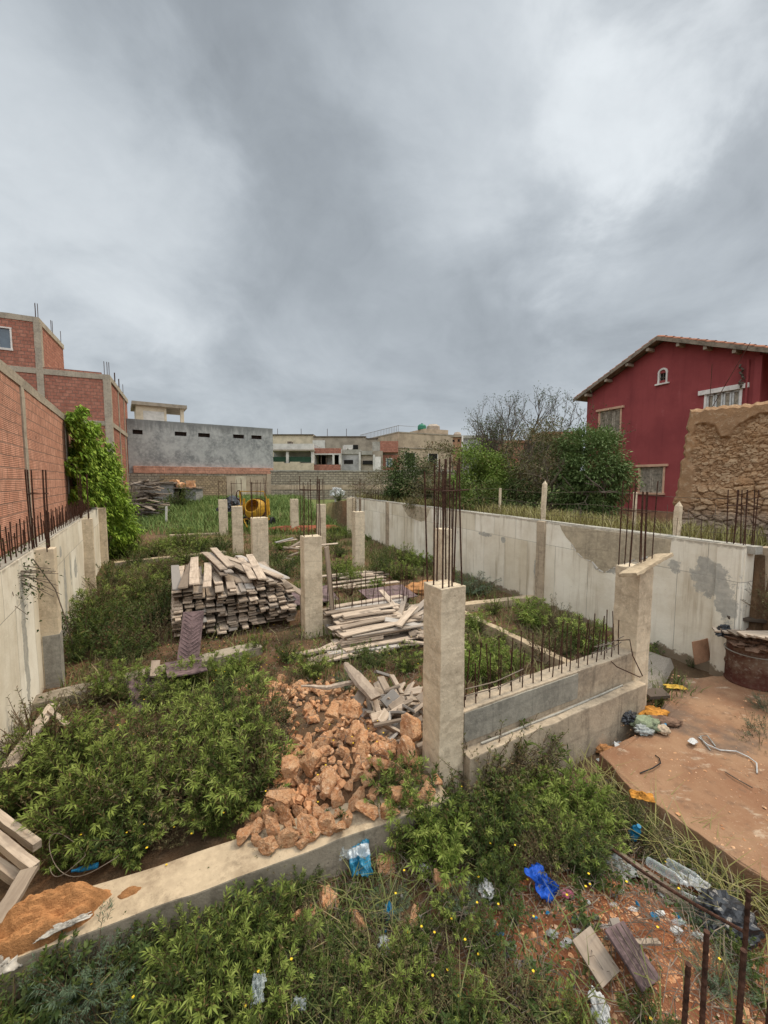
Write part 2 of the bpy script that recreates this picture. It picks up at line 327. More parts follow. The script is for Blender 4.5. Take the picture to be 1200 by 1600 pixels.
# ------------------------------------------------------------------ terrain
RW0 = Vector((5.45, 6.0, 0)); RWD = Vector((-.391, .921, 0)).normalized(); RWN = Vector((RWD.y, -RWD.x, 0))   # right wall: near point, direction away, outward normal
LW0 = Vector((-5.03, 5.73, 0)); LWD = Vector((-.515, .857, 0)).normalized(); LWN = Vector((-LWD.y, LWD.x, 0))
K0 = Vector((-.05, 3.07, 0)); KD = Vector((.917, .399, 0)); KN = Vector((.399, -.917, 0))                     # front edge of the front kerb
def sR(x, y): return (x-RW0.x)*RWN.x+(y-RW0.y)*RWN.y
def sL(x, y): return (x-LW0.x)*LWN.x+(y-LW0.y)*LWN.y
def tL(x, y): return (x-LW0.x)*LWD.x+(y-LW0.y)*LWD.y
def tR(x, y): return (x-RW0.x)*RWD.x+(y-RW0.y)*RWD.y
def heap(x, y):
    g = lambda cx, cy, rx, ry, hh: hh*max(0, 1-(((x-cx)*V.x+(y-cy)*V.y)/rx)**2-(((x-cx)*U.x+(y-cy)*U.y)/ry)**2)
    return max(g(-.30, 3.72, .78, .72, .52), g(-.85, 4.75, .80, 1.15, .26), g(-.75, 3.25, .5, .45, .34))
def gh(x, y):
    n = noise.noise(Vector((x*.9, y*.9, 0)))*.06+noise.noise(Vector((x*3.1, y*3.1, 4)))*.025
    z = n+sstep(24, 37, y-.15*x)*1.3
    k = (x-K0.x)*KN.x+(y-K0.y)*KN.y
    if k > .02 and x < 4: z -= .05*sstep(0, .4, k)
    a = (x-2.65)*V.x+(y-3.25)*V.y
    if y < 5 and -1.6 < a: z += -.10*sstep(-1.4, -.3, a)
    z += .16*math.exp(-((x-1.75)**2+(y-2.35)**2)/.35)
    z += .9*heap(x, y)*(1 if k < .1 else 0)
    r = sR(x, y); t = tR(x, y)
    if r > .2:
        up = 1.98-sstep(.6, 7, r)*1.1; up = up*(1-sstep(17, 30, t))+1.15*sstep(17, 30, t)
        z = up+n*1.2
    l = sL(x, y)
    if l > .2 and y < 40: z = max(z, 1.9*(1-sstep(10.3, 13, tL(x, y))))
    if y > 60 or abs(x) > 60: z = 1.15
    return z
def axis(a, b, st, far):
    c = list(np.arange(a, b, st)); e = st; lo = []; p = a
    while p > -far: e *= 1.35; p -= e; lo.append(p)
    hi = []; e = st; p = c[-1]
    while p < far: e *= 1.35; p += e; hi.append(p)
    return np.array(lo[::-1]+c+hi)
def m_soil():
    t = NT('soil'); c = t.co(); n = t.noise(c, .7, 6, .65); n2 = t.noise(c, 6, 6, .7); n3 = t.noise(c, 40, 4, .7); x = t.sep(c)
    col = t.mix(t.ramp(n, .35, .65), (.16, .085, .045), (.105, .072, .043)); col = t.mix(t.ramp(n2, .48, .75), col, (.23, .15, .09)); col = t.mix(t.ramp(n3, .5, .75, 0, .6), col, (.10, .07, .045))
    # iron-red earth in the trench at the front
    d = t.math('ADD', t.math('POWER', t.math('SUBTRACT', x[0], 1.7), 2.), t.math('POWER', t.math('SUBTRACT', x[1], 2.3), 2.))
    col = t.mix(t.ramp(t.math('ADD', d, n2), 1.0, 2.4, .9, 0), col, t.mix(t.ramp(n2, .35, .7), (.27, .095, .045), (.33, .15, .08)))
    far = t.ramp(x[1], 24, 34); col = t.mix(far, col, t.mix(n2, (.10, .13, .04), (.17, .17, .07)))
    return t.fin(col, .95, t.bump(t.math('ADD', n2, n3), .8, .04))
M['soil'] = m_soil()
xs = axis(-13, 11, .11, 700); ys = axis(.2, 27, .11, 900)
gv = np.array([(x, y, gh(x, y)) for y in ys for x in xs]); nx, ny = len(xs), len(ys)
ii = np.arange((nx-1)*(ny-1)); r_ = ii//(nx-1); c_ = ii % (nx-1); q = r_*nx+c_
tag(link('ground', np_mesh('ground', gv, np.stack([q, q+1, q+nx+1, q+nx], 1), M['soil'], True)), kind='structure')
# red-brown dirty slab at the right
def m_slab():
    t = NT('earth_stained_slab'); c = t.co(); n = t.noise(c, 1.3, 6, .65, .5); n2 = t.noise(c, 7, 6, .7); cs = t.co(sc=(1.4, 3.2, 1), off=(0, 0, 0)); n3 = t.noise(cs, 1.6, 5, .7, .3); n4 = t.noise(c, 50, 3)
    col = t.mix(t.ramp(n, .35, .65), (.215, .11, .062), (.285, .17, .10)); col = t.mix(t.ramp(t.math('MULTIPLY', n3, t.ramp(n2, .3, .6, .8, 1.05)), .58, .68, 0, .6), col, (.46, .36, .26)); col = t.mix(t.ramp(n2, .52, .70, 0, .8), col, (.16, .095, .06))
    col = t.mix(t.ramp(t.noise(c, .9, 5, .65), .52, .66, 0, .85), col, (.12, .085, .065)); col = t.mix(t.ramp(n4, .62, .72, 0, .5), col, (.5, .36, .25))
    return t.fin(col, .9, t.bump(t.math('ADD', n2, n4), .5, .015))
M['slab'] = m_slab()
def slab(name, poly, z0, z1, mat, seed):
    b = MB(); b.prism(poly, z0, z1); me = b.mesh(name, mat); bm_edit(me, bevel=.012, maxlen=.10, amp=.022, sc=6, seed=seed); return tag(link(name, me), kind='structure')
slab('concrete_slab', [(3.05, 1.0), (2.93, 2.7), (2.42, 3.72), (2.38, 4.22), (3.0, 4.55), (3.55, 5.0), (4.1, 5.55), (4.55, 5.9), (5.35, 6.0), (6.6, 3.2), (7.5, 1.0)], -.3, .10, M['slab'], 3)
def m_gravel():
    t = NT('loose_gravel'); c = t.co(); n = t.noise(c, 60, 4, .8); n2 = t.noise(c, 3, 4); return t.fin(t.mix(t.ramp(n, .35, .7), (.40, .35, .29), t.mix(n2, (.2, .16, .12), (.3, .25, .2))), .95, t.bump(n, 1., .03))
M['gravel'] = m_gravel()
def grid_patch(name, corners, n, zf, mat):
    """a small sheet of ground following zf over a four-cornered patch"""
    vs = []; A, B, C_, D = [Vector((*p, 0)) for p in corners]
    for j in range(n+1):
        for i in range(n+1):
            s, t = i/n, j/n; p = A*(1-s)*(1-t)+B*s*(1-t)+C_*s*t+D*(1-s)*t; e = min(s, 1-s, t, 1-t)
            vs.append((p.x, p.y, zf(p.x, p.y)*(1 if e > .08 else 0)-(.0 if e > .08 else .12)))
    q = np.array([j*(n+1)+i for j in range(n) for i in range(n)])
    return tag(link(name, np_mesh(name, np.array(vs), np.stack([q, q+1, q+n+2, q+n+1], 1), mat, True)), kind='structure')
grid_patch('gravel_path', [(3.3, 5.3), (4.1, 5.7), (5.0, 6.5), (3.9, 7.9)], 20, lambda x, y: .12+.03*noise.noise(Vector((x*4, y*4, 1))), M['gravel'])
# ------------------------------------------------------------------ kerbs and foundation walls
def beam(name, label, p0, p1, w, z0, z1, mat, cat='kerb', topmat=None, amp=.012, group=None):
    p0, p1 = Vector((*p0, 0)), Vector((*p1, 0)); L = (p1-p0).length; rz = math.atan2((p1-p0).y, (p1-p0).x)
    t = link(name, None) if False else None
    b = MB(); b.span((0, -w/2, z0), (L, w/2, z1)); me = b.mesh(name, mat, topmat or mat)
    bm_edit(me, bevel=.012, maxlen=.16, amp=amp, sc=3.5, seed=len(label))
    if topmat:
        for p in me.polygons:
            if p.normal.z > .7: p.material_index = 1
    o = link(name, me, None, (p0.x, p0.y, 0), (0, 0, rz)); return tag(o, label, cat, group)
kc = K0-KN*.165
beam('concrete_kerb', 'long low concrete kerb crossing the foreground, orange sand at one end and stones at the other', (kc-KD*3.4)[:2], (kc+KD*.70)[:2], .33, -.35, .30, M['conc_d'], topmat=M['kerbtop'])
beam('concrete_kerb', 'weedy concrete kerb running from the white pilaster to the tall lumber pile', (-4.75, 5.2), (-2.25, 7.08), .30, -.3, .15, M['conc_d'])
beam('concrete_kerb', 'distant kerb half hidden by weeds between the creeper and the slim columns', (-9.7, 14.3), (-6.6, 16.6), .30, -.3, .16, M['conc_d'], topmat=M['kerbtop'])
beam('concrete_kerb', 'narrow kerb in the weeds behind the low rebar wall, running back from it', (3.15, 5.75), (1.66, 8.85), .15, -.3, .22, M['kerbtop'])
beam('concrete_kerb', 'short kerb joining the second right-hand column to the white wall', (1.62, 9.2), (3.9, 10.0), .22, -.3, .2, M['kerbtop'])
beam('concrete_kerb', 'flat pale kerb lying in the grass before the farthest column', (-11.6, 21.6), (-9.3, 22.5), .3, -.2, .15, M['kerbtop'])
# the low wall between the two front columns
A1c = Vector((.57, 3.75, 0)); B1c = Vector((3.33, 5.25, 0)); d = (B1c-A1c); L = d.length; rz = math.atan2(d.y, d.x)
fw = thing('foundation_wall', 'low concrete wall between the two front columns, a row of rusty rods along its top', 'wall', A1c, rz)
def sub(name, parent, mat, fn, **k):
    b = MB(); fn(b); me = b.mesh(name, *(mat if isinstance(mat, (list, tuple)) else [mat])); bm_edit(me, **k) if k else None; return link(name, me, parent)
M['wallmix'] = m_concrete('wall_concrete', (.44, .35, .25), (.28, .225, .165), drips=.7)
M['cempatch'] = m_concrete('cement_skim', (.30, .275, .225), (.19, .175, .145), drips=.6)
sub('wall_stem', fw, M['wallmix'], lambda b: b.span((.13, -.12, -.2), (L-.12, .10, .88)), bevel=.01, maxlen=.15, amp=.01, sc=4, seed=2)
sub('ledge', fw, M['wallmix'], lambda b: b.span((.13, -.26, -.4), (L-.10, -.118, .50)), bevel=.012, maxlen=.15, amp=.012, sc=4, seed=5)
sub('cement_patch', fw, M['cempatch'], lambda b: b.span((.16, -.131, .56), (1.85, -.1, .86)), bevel=.004, maxlen=.2, amp=.004, sc=5, seed=6)
REB = {}
def rebar_mesh(h, r=.007, n=6, ribs=False, seed=0):
    key = (h, r, n, ribs, seed)
    if key in REB: return REB[key]
    rd = random.Random(seed); b = MB()
    if ribs:
        N = int(h/.012); b.tube([(0, 0, h*i/N) for i in range(N+1)], [r*(1.0 if i % 2 else 1.22) for i in range(N+1)], n)
    else:
        dx, dy = rd.uniform(-.012, .012)*h, rd.uniform(-.012, .012)*h; N = 5
        b.tube([(dx*math.sin(i/N*2.2), dy*math.sin(i/N*2.6), h*i/N) for i in range(N+1)], r, n)
    REB[key] = b.mesh('rebar', M['rust']); return REB[key]
for i in range(34):
    x = .22+(L-.55)*i/33+uni(-.02, .02)
    link('rebar', rebar_mesh([.5, .56, .46, .62][i % 4], .0065, seed=i % 6), fw, (x, -.02+(.05 if i % 2 else -.05), .84), (uni(-.06, .06), uni(-.07, .07), uni(0, 6)))
for (x0, x1, z) in ((.2, 1.05, 1.0), (.2, 1.0, 1.07), (2.15, 2.75, 1.02), (2.2, 2.8, 1.09)):
    sub('tie_bar', fw, M['twig'], lambda b: b.tube([(x0, -.08, z), ((x0+x1)/2, -.085, z-.02), (x1, -.08, z+.02)], .006, 5))
sub('bent_bar', fw, M['rust'], lambda b: b.tube([(2.5, -.06, .88), (2.45, -.22, .84), (2.72, -.34, .70), (2.86, -.3, .66), (2.8, -.2, .9), (2.9, -.1, 1.05), (2.6, -.06, 1.08)], .007, 5))
sub('conduit', fw, M['conc_g'], lambda b: b.tube([(.35, -.16, .515), (1.5, -.17, .512), (2.7, -.15, .515)], .012, 6))
# ------------------------------------------------------------------ columns
def column(label, c, wv, wu, z0, z1, bars, seed, tie=(.55, .85)):
    t = thing('concrete_column', label, 'column', (c[0], c[1], 0), SITE)
    b = MB(); b.span((-wv/2, -wu/2, z0), (wv/2, wu/2, z1)); me = b.mesh('shaft', M['conc'])
    bm_edit(me, bevel=.008, maxlen=.08, amp=.006, sc=4, seed=seed); bm_edit(me, amp=.005, sc=17, seed=seed+40); link('shaft', me, t)
    rd = random.Random(seed); a, d = wv/2-.025, wu/2-.025
    pts = [(-a, -d), (a, -d), (a, d), (-a, d), (0, -d), (0, d), (-a, 0), (a, 0), (-a*.4, -d), (a*.5, d)][:bars]
    for p in pts:
        h = rd.choice([1.0, 1.08, 1.14, 1.2]); link('rebar', rebar_mesh(h, .0075, seed=rd.randint(0, 6)), t, (p[0]+rd.uniform(-.012, .012), p[1]+rd.uniform(-.012, .012), z1-.02), (rd.uniform(-.025, .025), rd.uniform(-.025, .025), 0))
    for k, zz in enumerate(tie):
        if bars: sub('stirrup', t, M['rust'], lambda b: b.tube([(-a-.03, -d-.02, z1+zz), (a+.04, -d-.02, z1+zz+.01), (a+.02, d+.02, z1+zz), (-a-.02, d+.02, z1+zz+.02), (-a-.03, -d-.02, z1+zz)], .006, 5))
    return t
column('nearest and tallest-looking concrete column, beside the heap of orange stones', (.57, 3.75), .27, .31, -.1, 2.12, 10, 1, (.88,))
column('concrete column standing between the two lumber piles', (-1.45, 7.92), .36, .31, -.1, 2.0, 8, 2, (.9,))
column('widest of the three slim columns before the yellow mixer, just behind the lumber pile', (-3.75, 12.05), .46, .34, -.1, 1.98, 9, 3, (1.02,))
column('middle of the three slim columns left of the mixer drum, dusty and pale', (-6.2, 16.95), .42, .32, -.1, 2.0, 5, 4, (.95,))
column('farthest of the three slim columns, nearest the rough boundary wall', (-9.05, 22.6), .45, .34, -.1, 2.0, 5, 5, (1.0,))
column('concrete column at the foot of the low rebar wall, a broken slab resting on its top', (3.30, 5.24), .28, .33, -.1, 1.97, 9, 6, (.72,))
column('concrete column standing directly behind the nearest column, seen through its bars', (1.36, 9.12), .29, .31, -.1, 2.0, 6, 7, (.9,))
column('sand-coloured column before the far end of the white wall', (-.92, 14.35), .36, .32, -.1, 1.98, 6, 8, (.95,))
column('slim column partly hidden behind the column between the lumber piles', (-2.93, 18.7), .36, .34, -.1, 1.98, 8, 9, (1.0,))
column('lone slim column in the grass before the block wall, right of the yellow mixer', (-5.22, 23.4), .42, .34, -.1, 2.0, 5, 10, (1.0,))
column('short column standing against the far end of the white wall', (-1.85, 22.6), .4, .34, -.1, 2.1, 3, 11, (.9,))
# broken slab piece on the column
b = MB(); b.span((-.47, -.11, -.022), (.47, .11, .022)); me = b.mesh('broken_slab', M['kerbtop']); bm_edit(me, bevel=.006, maxlen=.06, amp=.012, sc=12, seed=3)
tag(link('broken_slab', me, None, (3.30, 5.00, 2.04), (R(-14), R(-9), R(33))), 'pale broken strip of concrete lying tilted on top of a column', 'slab')
# ------------------------------------------------------------------ white walls
RL = 24.; rzR = math.atan2(-RWD.y, -RWD.x); far = RW0+RWD*19.4     # local x runs from the far end towards the camera, outward face = -y
def rx(px_t): return 19.4-px_t      # distance along from RW0 -> local x
rw = thing('retaining_wall', 'long white-limed concrete retaining wall below the red house, bare patches and a row of thin rods on top', 'wall', far, rzR)
patchR = [(19.0, 1.5, .36, .30), (18.85, 1.75, .12, .12), (18.4, 1.6, .12, .12), (15.2, .9, .12, .5), (15.25, .25, .15, .25), (13.1, 1.5, .3, .07), (13.9, 1.45, .1, .08), (10.3, 1.35, .1, .12), (19.22, 1.2, .16, .35), (5.9, 1.3, .2, .15), (17.1, 1.28, .35, .08)]
M['whiteR'] = m_white('limed_wall', RL, .12, patchR, 3., .55)
sub('wall_face', rw, M['whiteR'], lambda b: b.span((0, 0, -.6), (19.4, .24, 2.1)), bevel=.01, maxlen=.5, amp=.012, sc=1.5, seed=4)
M['bareR'] = m_concrete('bare_wall_concrete', (.46, .38, .27), (.30, .25, .18), drips=.6)
# stretch whose lime wash broke away: ragged-edged slab of bare concrete
edge = [(15.86, 2.06), (15.92, 1.95), (16.05, 1.80), (16.2, 1.69), (16.34, 1.52), (16.55, 1.40), (16.75, 1.38), (16.9, 1.25), (17.05, 1.20), (17.2, 1.32), (17.45, 1.45), (17.7, 1.60), (18.0, 1.70), (18.3, 1.78), (18.32, 2.06)]
def bare(b): b.prismY([(x, z) for x, z in edge], -.006, .01)
sub('bare_panel', rw, M['bareR'], bare)
sub('bare_panel', rw, M['bareR'], lambda b: b.prismY([(7.4, 2.06), (7.7, 1.8), (8.0, 1.62), (8.5, 1.55), (9.1, 1.5), (9.5, 1.62), (9.8, 2.06)], -.006, .01))
def chip(b):
    for i in range(3, 12):
        x0, z0 = edge[i]; x1, z1 = edge[i+1] if i < 12 else edge[i]; L_ = math.hypot(x1-x0, z1-z0)
        b.box(((x0+x1)/2, -.006, (z0+z1)/2), (L_*uni(.5, .95), .012, uni(.012, .035)), (0, -math.atan2(z1-z0, x1-x0), 0))
sub('plaster_lip', rw, M['offwhite'], chip, maxlen=.06, amp=.012, sc=9, seed=2)
for (x, w) in ((15.32, .24), (19.22, .34), (5.9, .25), (2.2, .25)):
    sub('pilaster', rw, M['whiteR'] if w > .3 else M['wallmix'], lambda b: b.span((x-w/2, -.07, -.5), (x+w/2, .02, 2.105)), bevel=.01, maxlen=.3, amp=.008, sc=3, seed=int(x))
sub('wall_top', rw, M['conc_g'], lambda b: b.span((0, .02, 2.0), (19.5, .22, 2.115)), maxlen=.3, amp=.015, sc=4, seed=9)
sub('return_wall', rw, M['wallmix'], lambda b: b.span((19.4, .3, -.6), (24., .52, 2.08)), bevel=.01, maxlen=.5, amp=.012, sc=2, seed=8)
for i in range(80):
    x = 19.4-.05-.21*i+uni(-.03, .03); h = [.3, .36, .26, .42][i % 4] if x > 5 else [.8, .95, .7, .5][i % 4]
    link('rebar', rebar_mesh(h, .004 if x > 5 else .008, 5, seed=i % 6), rw, (x, .08+uni(-.02, .06), 2.08), (uni(-.08, .08), uni(-.08, .08), 0))
for x in (19.12, 19.15, 19.2, 19.24, 19.3, 19.33, 19.38, 19.4):
    link('rebar', rebar_mesh(.9, .008, 5, seed=int(x*100) % 6), rw, (x, .06+(.12 if int(x*50) % 2 else 0), 2.05), (uni(-.03, .03), uni(-.03, .03), 0))
sub('stirrup', rw, M['rust'], lambda b: b.tube([(19.08, .04, 2.7), (19.44, .04, 2.71), (19.44, .22, 2.7), (19.08, .22, 2.71), (19.08, .04, 2.7)], .006, 5))
# left wall: local x from the near end to the far end, its face towards the pit is -y
near = LW0-LWD*5.2; rzL = math.atan2(LWD.y, LWD.x)
lw = thing('retaining_wall', 'white-limed concrete retaining wall under the bare brick wall, dense rusty rods along its top', 'wall', near, rzL)
M['whiteL'] = m_white('limed_wall_left', 16, .0, [(7.6, .9, .16, .7), (8.4, 1.2, .1, .35), (9.1, 1.1, .25, .25), (7.3, 1.75, .12, .12), (4.4, 1.0, .12, 1.1), (12, 1.3, .3, .15)], 9., .2, 2.12)
sub('wall_face', lw, M['whiteL'], lambda b: b.span((0, 0, -.5), (15.5, .24, 2.1)), bevel=.01, maxlen=.5, amp=.012, sc=1.5, seed=14)
for x, w in ((5.35, .30), (10.75, .30), (15.45, .30)):
    sub('pilaster', lw, M['conc'], lambda b: b.span((x-w/2+.04, -.22, -.4), (x+w/2-.04, .02, 2.09)), bevel=.01, maxlen=.25, amp=.009, sc=4, seed=int(x*3))
sub('cement_patch', lw, M['conc_g'], lambda b: b.prism([(5.234, -.222), (5.466, -.222), (5.466, -.02), (5.234, -.02)], -.1, .8))
sub('wall_top', lw, M['conc_g'], lambda b: b.span((0, .02, 2.0), (15.5, .22, 2.112)), maxlen=.3, amp=.015, sc=4, seed=19)
for i in range(88):
    x = 3.6+.118*i+uni(-.03, .03)
    link('rebar', rebar_mesh([.34, .42, .38, .46][i % 4], .0085, 5, seed=i % 6), lw, (x, .06+(.1 if i % 2 else 0), 2.08), (uni(-.03, .03), uni(-.03, .03), 0))
for x0 in (5.35, 10.75):
    for dx, dy in ((-.15, 0), (-.13, .16), (.0, 0), (.02, .16), (.14, 0), (.16, .15)):
        link('rebar', rebar_mesh(1.2, .010, 5, seed=int(x0)), lw, (x0+dx*.7, -.14+dy, 2.05), (uni(-.02, .02), uni(-.02, .02), 0))
    sub('stirrup', lw, M['rust'], lambda b: b.tube([(x0-.13, -.16, 2.9), (x0+.13, -.16, 2.9), (x0+.13, .03, 2.91), (x0-.13, .03, 2.9), (x0-.13, -.16, 2.9)], .008, 5))
sub('cord', lw, M['bark'], lambda b: b.tube([(5.0, -.02, 2.0), (5.15, -.22, 1.5), (5.17, -.3, 1.1), (5.3, -.33, .75), (5.6, -.32, .5)], .008, 5))
# stub wall past the end of the left wall
beam('stub_wall', 'short stained stub of wall at the foot of the leafy creeper', (-11.0, 15.5), (-11.5, 16.5), .3, -.2, 1.0, M['conc'], 'wall')
# neighbour's bare brick wall
bw = thing('brick_wall', 'tall bare wall of hollow orange bricks rising behind the rusty rods', 'wall', LW0-LWD*5.2+LWN*.62, rzL)
sub('brick_panel', bw, M['brick'], lambda b: b.span((0, 0, 1.2), (15.6, .22, 4.95)))
sub('coping', bw, M['frame'], lambda b: b.span((0, -.02, 4.95), (14.7, .25, 5.14)), maxlen=.3, amp=.015, sc=3, seed=1)
for x in (8.46, 13.87):
    sub('pillar', bw, M['frame'], lambda b: b.span((x-.11, -.03, 1.2), (x+.11, .1, 4.95)), maxlen=.3, amp=.012, sc=3, seed=int(x))

# second low wall, between the column by the lumber and the column behind it
A2c = Vector((-1.45, 7.92, 0)); d = Vector((1.36, 9.12, 0))-A2c; L2 = d.length; fw2 = thing('foundation_wall', 'very low concrete wall behind the low plank stack, thin rusty rods standing along it', 'wall', A2c, math.atan2(d.y, d.x))
sub('wall_stem', fw2, M['wallmix'], lambda b: b.span((.2, -.11, -.2), (L2-.16, .11, .30)), bevel=.01, maxlen=.15, amp=.012, sc=4, seed=12)
for k in range(20):
    x = [.32, .46, .5, .82, .9, 1.15, 1.3, 1.45, 1.6, 1.72, 1.95, 2.0, 2.06, 2.12, 2.2, 2.26, .62, 1.05, 2.5, 2.7][k]
    link('rebar', rebar_mesh([.85, .95, 1.0, .75][k % 4], .0075, 5, seed=k % 6), fw2, (x, -.05 if k % 2 else .05, .26), (uni(-.08, .08), uni(-.10, .10), 0))
# ------------------------------------------------------------------ buildings
def holed(b, L, z0, z1, T, holes, y0=0.):
    """a wall of thickness T with rectangular openings (x0, z0, x1, z1)"""
    xs_ = sorted({0., L, *[h[0] for h in holes], *[h[2] for h in holes]}); zs_ = sorted({z0, z1, *[h[1] for h in holes], *[h[3] for h in holes]})
    for i in range(len(xs_)-1):
        for j in range(len(zs_)-1):
            cx, cz = (xs_[i]+xs_[i+1])/2, (zs_[j]+zs_[j+1])/2
            if any(h[0] < cx < h[2] and h[1] < cz < h[3] for h in holes): continue
            b.span((xs_[i], y0, zs_[j]), (xs_[i+1], y0+T, zs_[j+1]))
def B_(name, parent, mat, *spans, **k):
    def f(b):
        for s in spans: b.span(s[0:3], s[3:6])
    return sub(name, parent, mat, f, **k)
# --- red house: gable wall runs along local x (left to right), local y goes into the house
s0 = Vector((14-.41*4.75, 20+.914*4.75, 0)); hd = Vector((.41, -.914, 0)).normalized(); rzH = math.atan2(hd.y, hd.x)
def hx(px):                     # where the ray of a photo column meets the gable wall
    k = (px-600)/630; return (k*s0.y-s0.x)/(hd.x-k*hd.y)
def hz(px, py): x = hx(px); y = s0.y+hd.y*x; return 3.1+(750-py)*y/630
red = thing('red_house', 'two-storey dark red house with a tiled gable roof above the white wall', 'house', s0, rzH)
XR = hx(1172); xa = hx(1024); zl = hz(905, 624); za = hz(1025, 540); zr = za-(XR-xa)*(za-zl)/xa*.93
W_UL = (hx(932), hz(932, 681), hx(964), hz(964, 640)); W_LO = (hx(998), hz(998, 769), hx(1035), hz(1035, 729)); W_UR = (hx(1094), hz(1094, 662), hx(1146), hz(1146, 611)); W_AT = (hx(1021), hz(1021, 602), hx(1031), hz(1031, 586))
def gable(b):
    holed(b, XR, .6, zl, .3, [W_UL, W_LO, (W_UR[0], W_UR[1], W_UR[2], min(W_UR[3], zl-.01))])
    zc = [zl, W_AT[1], W_AT[3]]; n = 40
    for i in range(n):          # the triangle, in thin vertical strips, leaving the attic slot and the upper window free
        x0, x1 = XR*i/n, XR*(i+1)/n; xm = (x0+x1)/2; top = lambda x: zl+(za-zl)*x/xa if x < xa else za-(za-zr)*(x-xa)/(XR-xa)
        lo = zl
        if W_UR[0]-.0 < xm < W_UR[2]: lo = max(lo, W_UR[3])
        if W_AT[0] < xm < W_AT[2]: lo = W_AT[3]
        b.prismY([(x0, lo), (x1, lo), (x1, top(x1)), (x0, top(x0))], 0, .3)
        if W_AT[0] < xm < W_AT[2] and W_AT[1] > zl: b.prismY([(x0, zl), (x1, zl), (x1, W_AT[1]), (x0, W_AT[1])], 0, .3)
sub('wall', red, M['paint'], gable)
B_('wall', red, M['paint'], (0, .3, .6, .3, 8, zl), (XR-.3, .3, .6, XR, 8, zr)); B_('wall', red, M['paint'], (XR, 1.6, .6, XR+3, 1.9, zr-.2))
B_('plinth', red, M['plinth'], (-.03, -.06, .5, XR+.03, .0, hz(1000, 796)))
sub('downpipe', red, M['paint'], lambda b: b.tube([(XR-.35, -.07, zr-.2), (XR-.35, -.07, 1)], .05, 8)); B_('corner_pier', red, M['paint'], (XR-.12, -.1, .6, XR+.12, .02, zr-.15))
def window(par, w, trim, shut, leaves_, slats, lintel=.12, over=.12):
    x0, z0, x1, z1 = w; f = sub('window', par, trim, lambda b: [b.span((x0-.07, -.03, z0), (x0+.02, .1, z1)), b.span((x1-.02, -.03, z0), (x1+.07, .1, z1))])
    B_('lintel', f, trim, (x0-over-.08, -.10, z1, x1+over+.08, .1, z1+lintel), bevel=.01); B_('sill', f, trim, (x0-over, -.12, z0-.10, x1+over, .1, z0), bevel=.01)
    def sh(b):
        wd = (x1-x0)/leaves_
        for k in range(leaves_):
            a = x0+wd*k+.015; e = x0+wd*(k+1)-.015
            b.span((a, .03, z0), (a+.06, .075, z1)); b.span((e-.06, .03, z0), (e, .075, z1)); b.span((a, .03, z0), (e, .075, z0+.08)); b.span((a, .03, z1-.08), (e, .075, z1))
            if slats:
                n = int((z1-z0-.16)/.055)
                for i in range(n):
                    z = z0+.08+(z1-z0-.16)*(i+.5)/n; b.box(((a+e)/2, .05, z), (e-a-.1, .05, .012), (R(40), 0, 0))
                b.span((a+.05, .062, z0), (e-.05, .07, z1))
    s = sub('shutters', f, shut, sh); return f
window(red, W_UL, M['trim'], M['shut'], 3, True); window(red, W_LO, M['trim'], M['shut'], 2, True)
f = window(red, (W_UR[0], W_UR[1], W_UR[2], W_UR[3]), M['wtrim'], M['wshut'], 4, False, .2, .22); B_('pane', f, M['shut'], (W_UR[0], .09, W_UR[1], W_UR[2], .12, W_UR[3]))
x0, z0, x1, z1 = W_AT; zc = (x0+x1)/2; rr = (x1-x0)/2
f = sub('attic_window', red, M['wtrim'], lambda b: [b.span((x0-.07, -.05, z0-.05), (x0, .1, z1)), b.span((x1, -.05, z0-.05), (x1+.07, .1, z1)), b.span((x0-.17, -.1, z0-.12), (x1+.17, .1, z0-.05))]+[b.box((zc+(rr+.035)*math.cos(t), .02, z1+(rr+.035)*math.sin(t)*1.0), (.09, .14, .08), (0, -t, 0)) for t in [PI*(k+.5)/9 for k in range(9)]])
B_('pane', f, M['dark'], (x0, .08, z0, x1, .12, z1+.1)); B_('bars', f, M['bark'], (zc-.012, .03, z0, zc+.012, .06, z1), (x0, .03, (z0+z1)/2-.012, x1, .06, (z0+z1)/2+.012))
# roof: two slopes of half-round tiles over boards, purlin ends under the overhang
ov = .55; sl = (za-zl)/xa; sr_ = (za-zr)/(XR-xa)
def slope(name, xe, ze, xr, zr_, sgn):
    Ls = math.hypot(xe-xr, ze-zr_); an = math.atan2(zr_-ze, abs(xr-xe))
    def f(b):
        n = 26; k = 6; 
        for j in range(n):
            y0 = -ov+j*.3; rows = int(Ls/.38)+1
            for q in range(rows):
                s1 = Ls-q*.38; s2 = max(0, s1-.42); vs = []
                for s_, lift, w in ((s1, .0, .125), (s2, .035, .155)):
                    x = xr+(xe-xr)*(1-s_/Ls) if False else xr+(xe-xr)*((Ls-s_)/Ls); z = zr_+(ze-zr_)*((Ls-s_)/Ls)+.1+lift
                    for i in range(k+1):
                        t = PI*i/k; vs.append((x, y0+.15-w*math.cos(t), z+.09*math.sin(t)))
                b.add(vs, [(i, i+1, k+2+i, k+1+i) for i in range(k)])
    o = sub(name, red, M['tile'], f)
    sub('roof_deck', o, M['verge'], lambda b: b.prismY([(xe, ze+.02), (xr, zr_+.02), (xr, zr_+.12), (xe, ze+.12)], -ov+.04, 8.4))
    sub('bargeboard', o, M['verge'], lambda b: b.prismY([(xe, ze-.07), (xr, zr_-.07), (xr, zr_+.11), (xe, ze+.11)], -ov, -ov+.05), maxlen=.4, amp=.012, sc=4)
slope('roof', -.55, zl-.55*sl+.05, xa, za+.05, 1); slope('roof', XR+2.6, za-(XR+2.6-xa)*sr_+.05, xa, za+.05, -1)
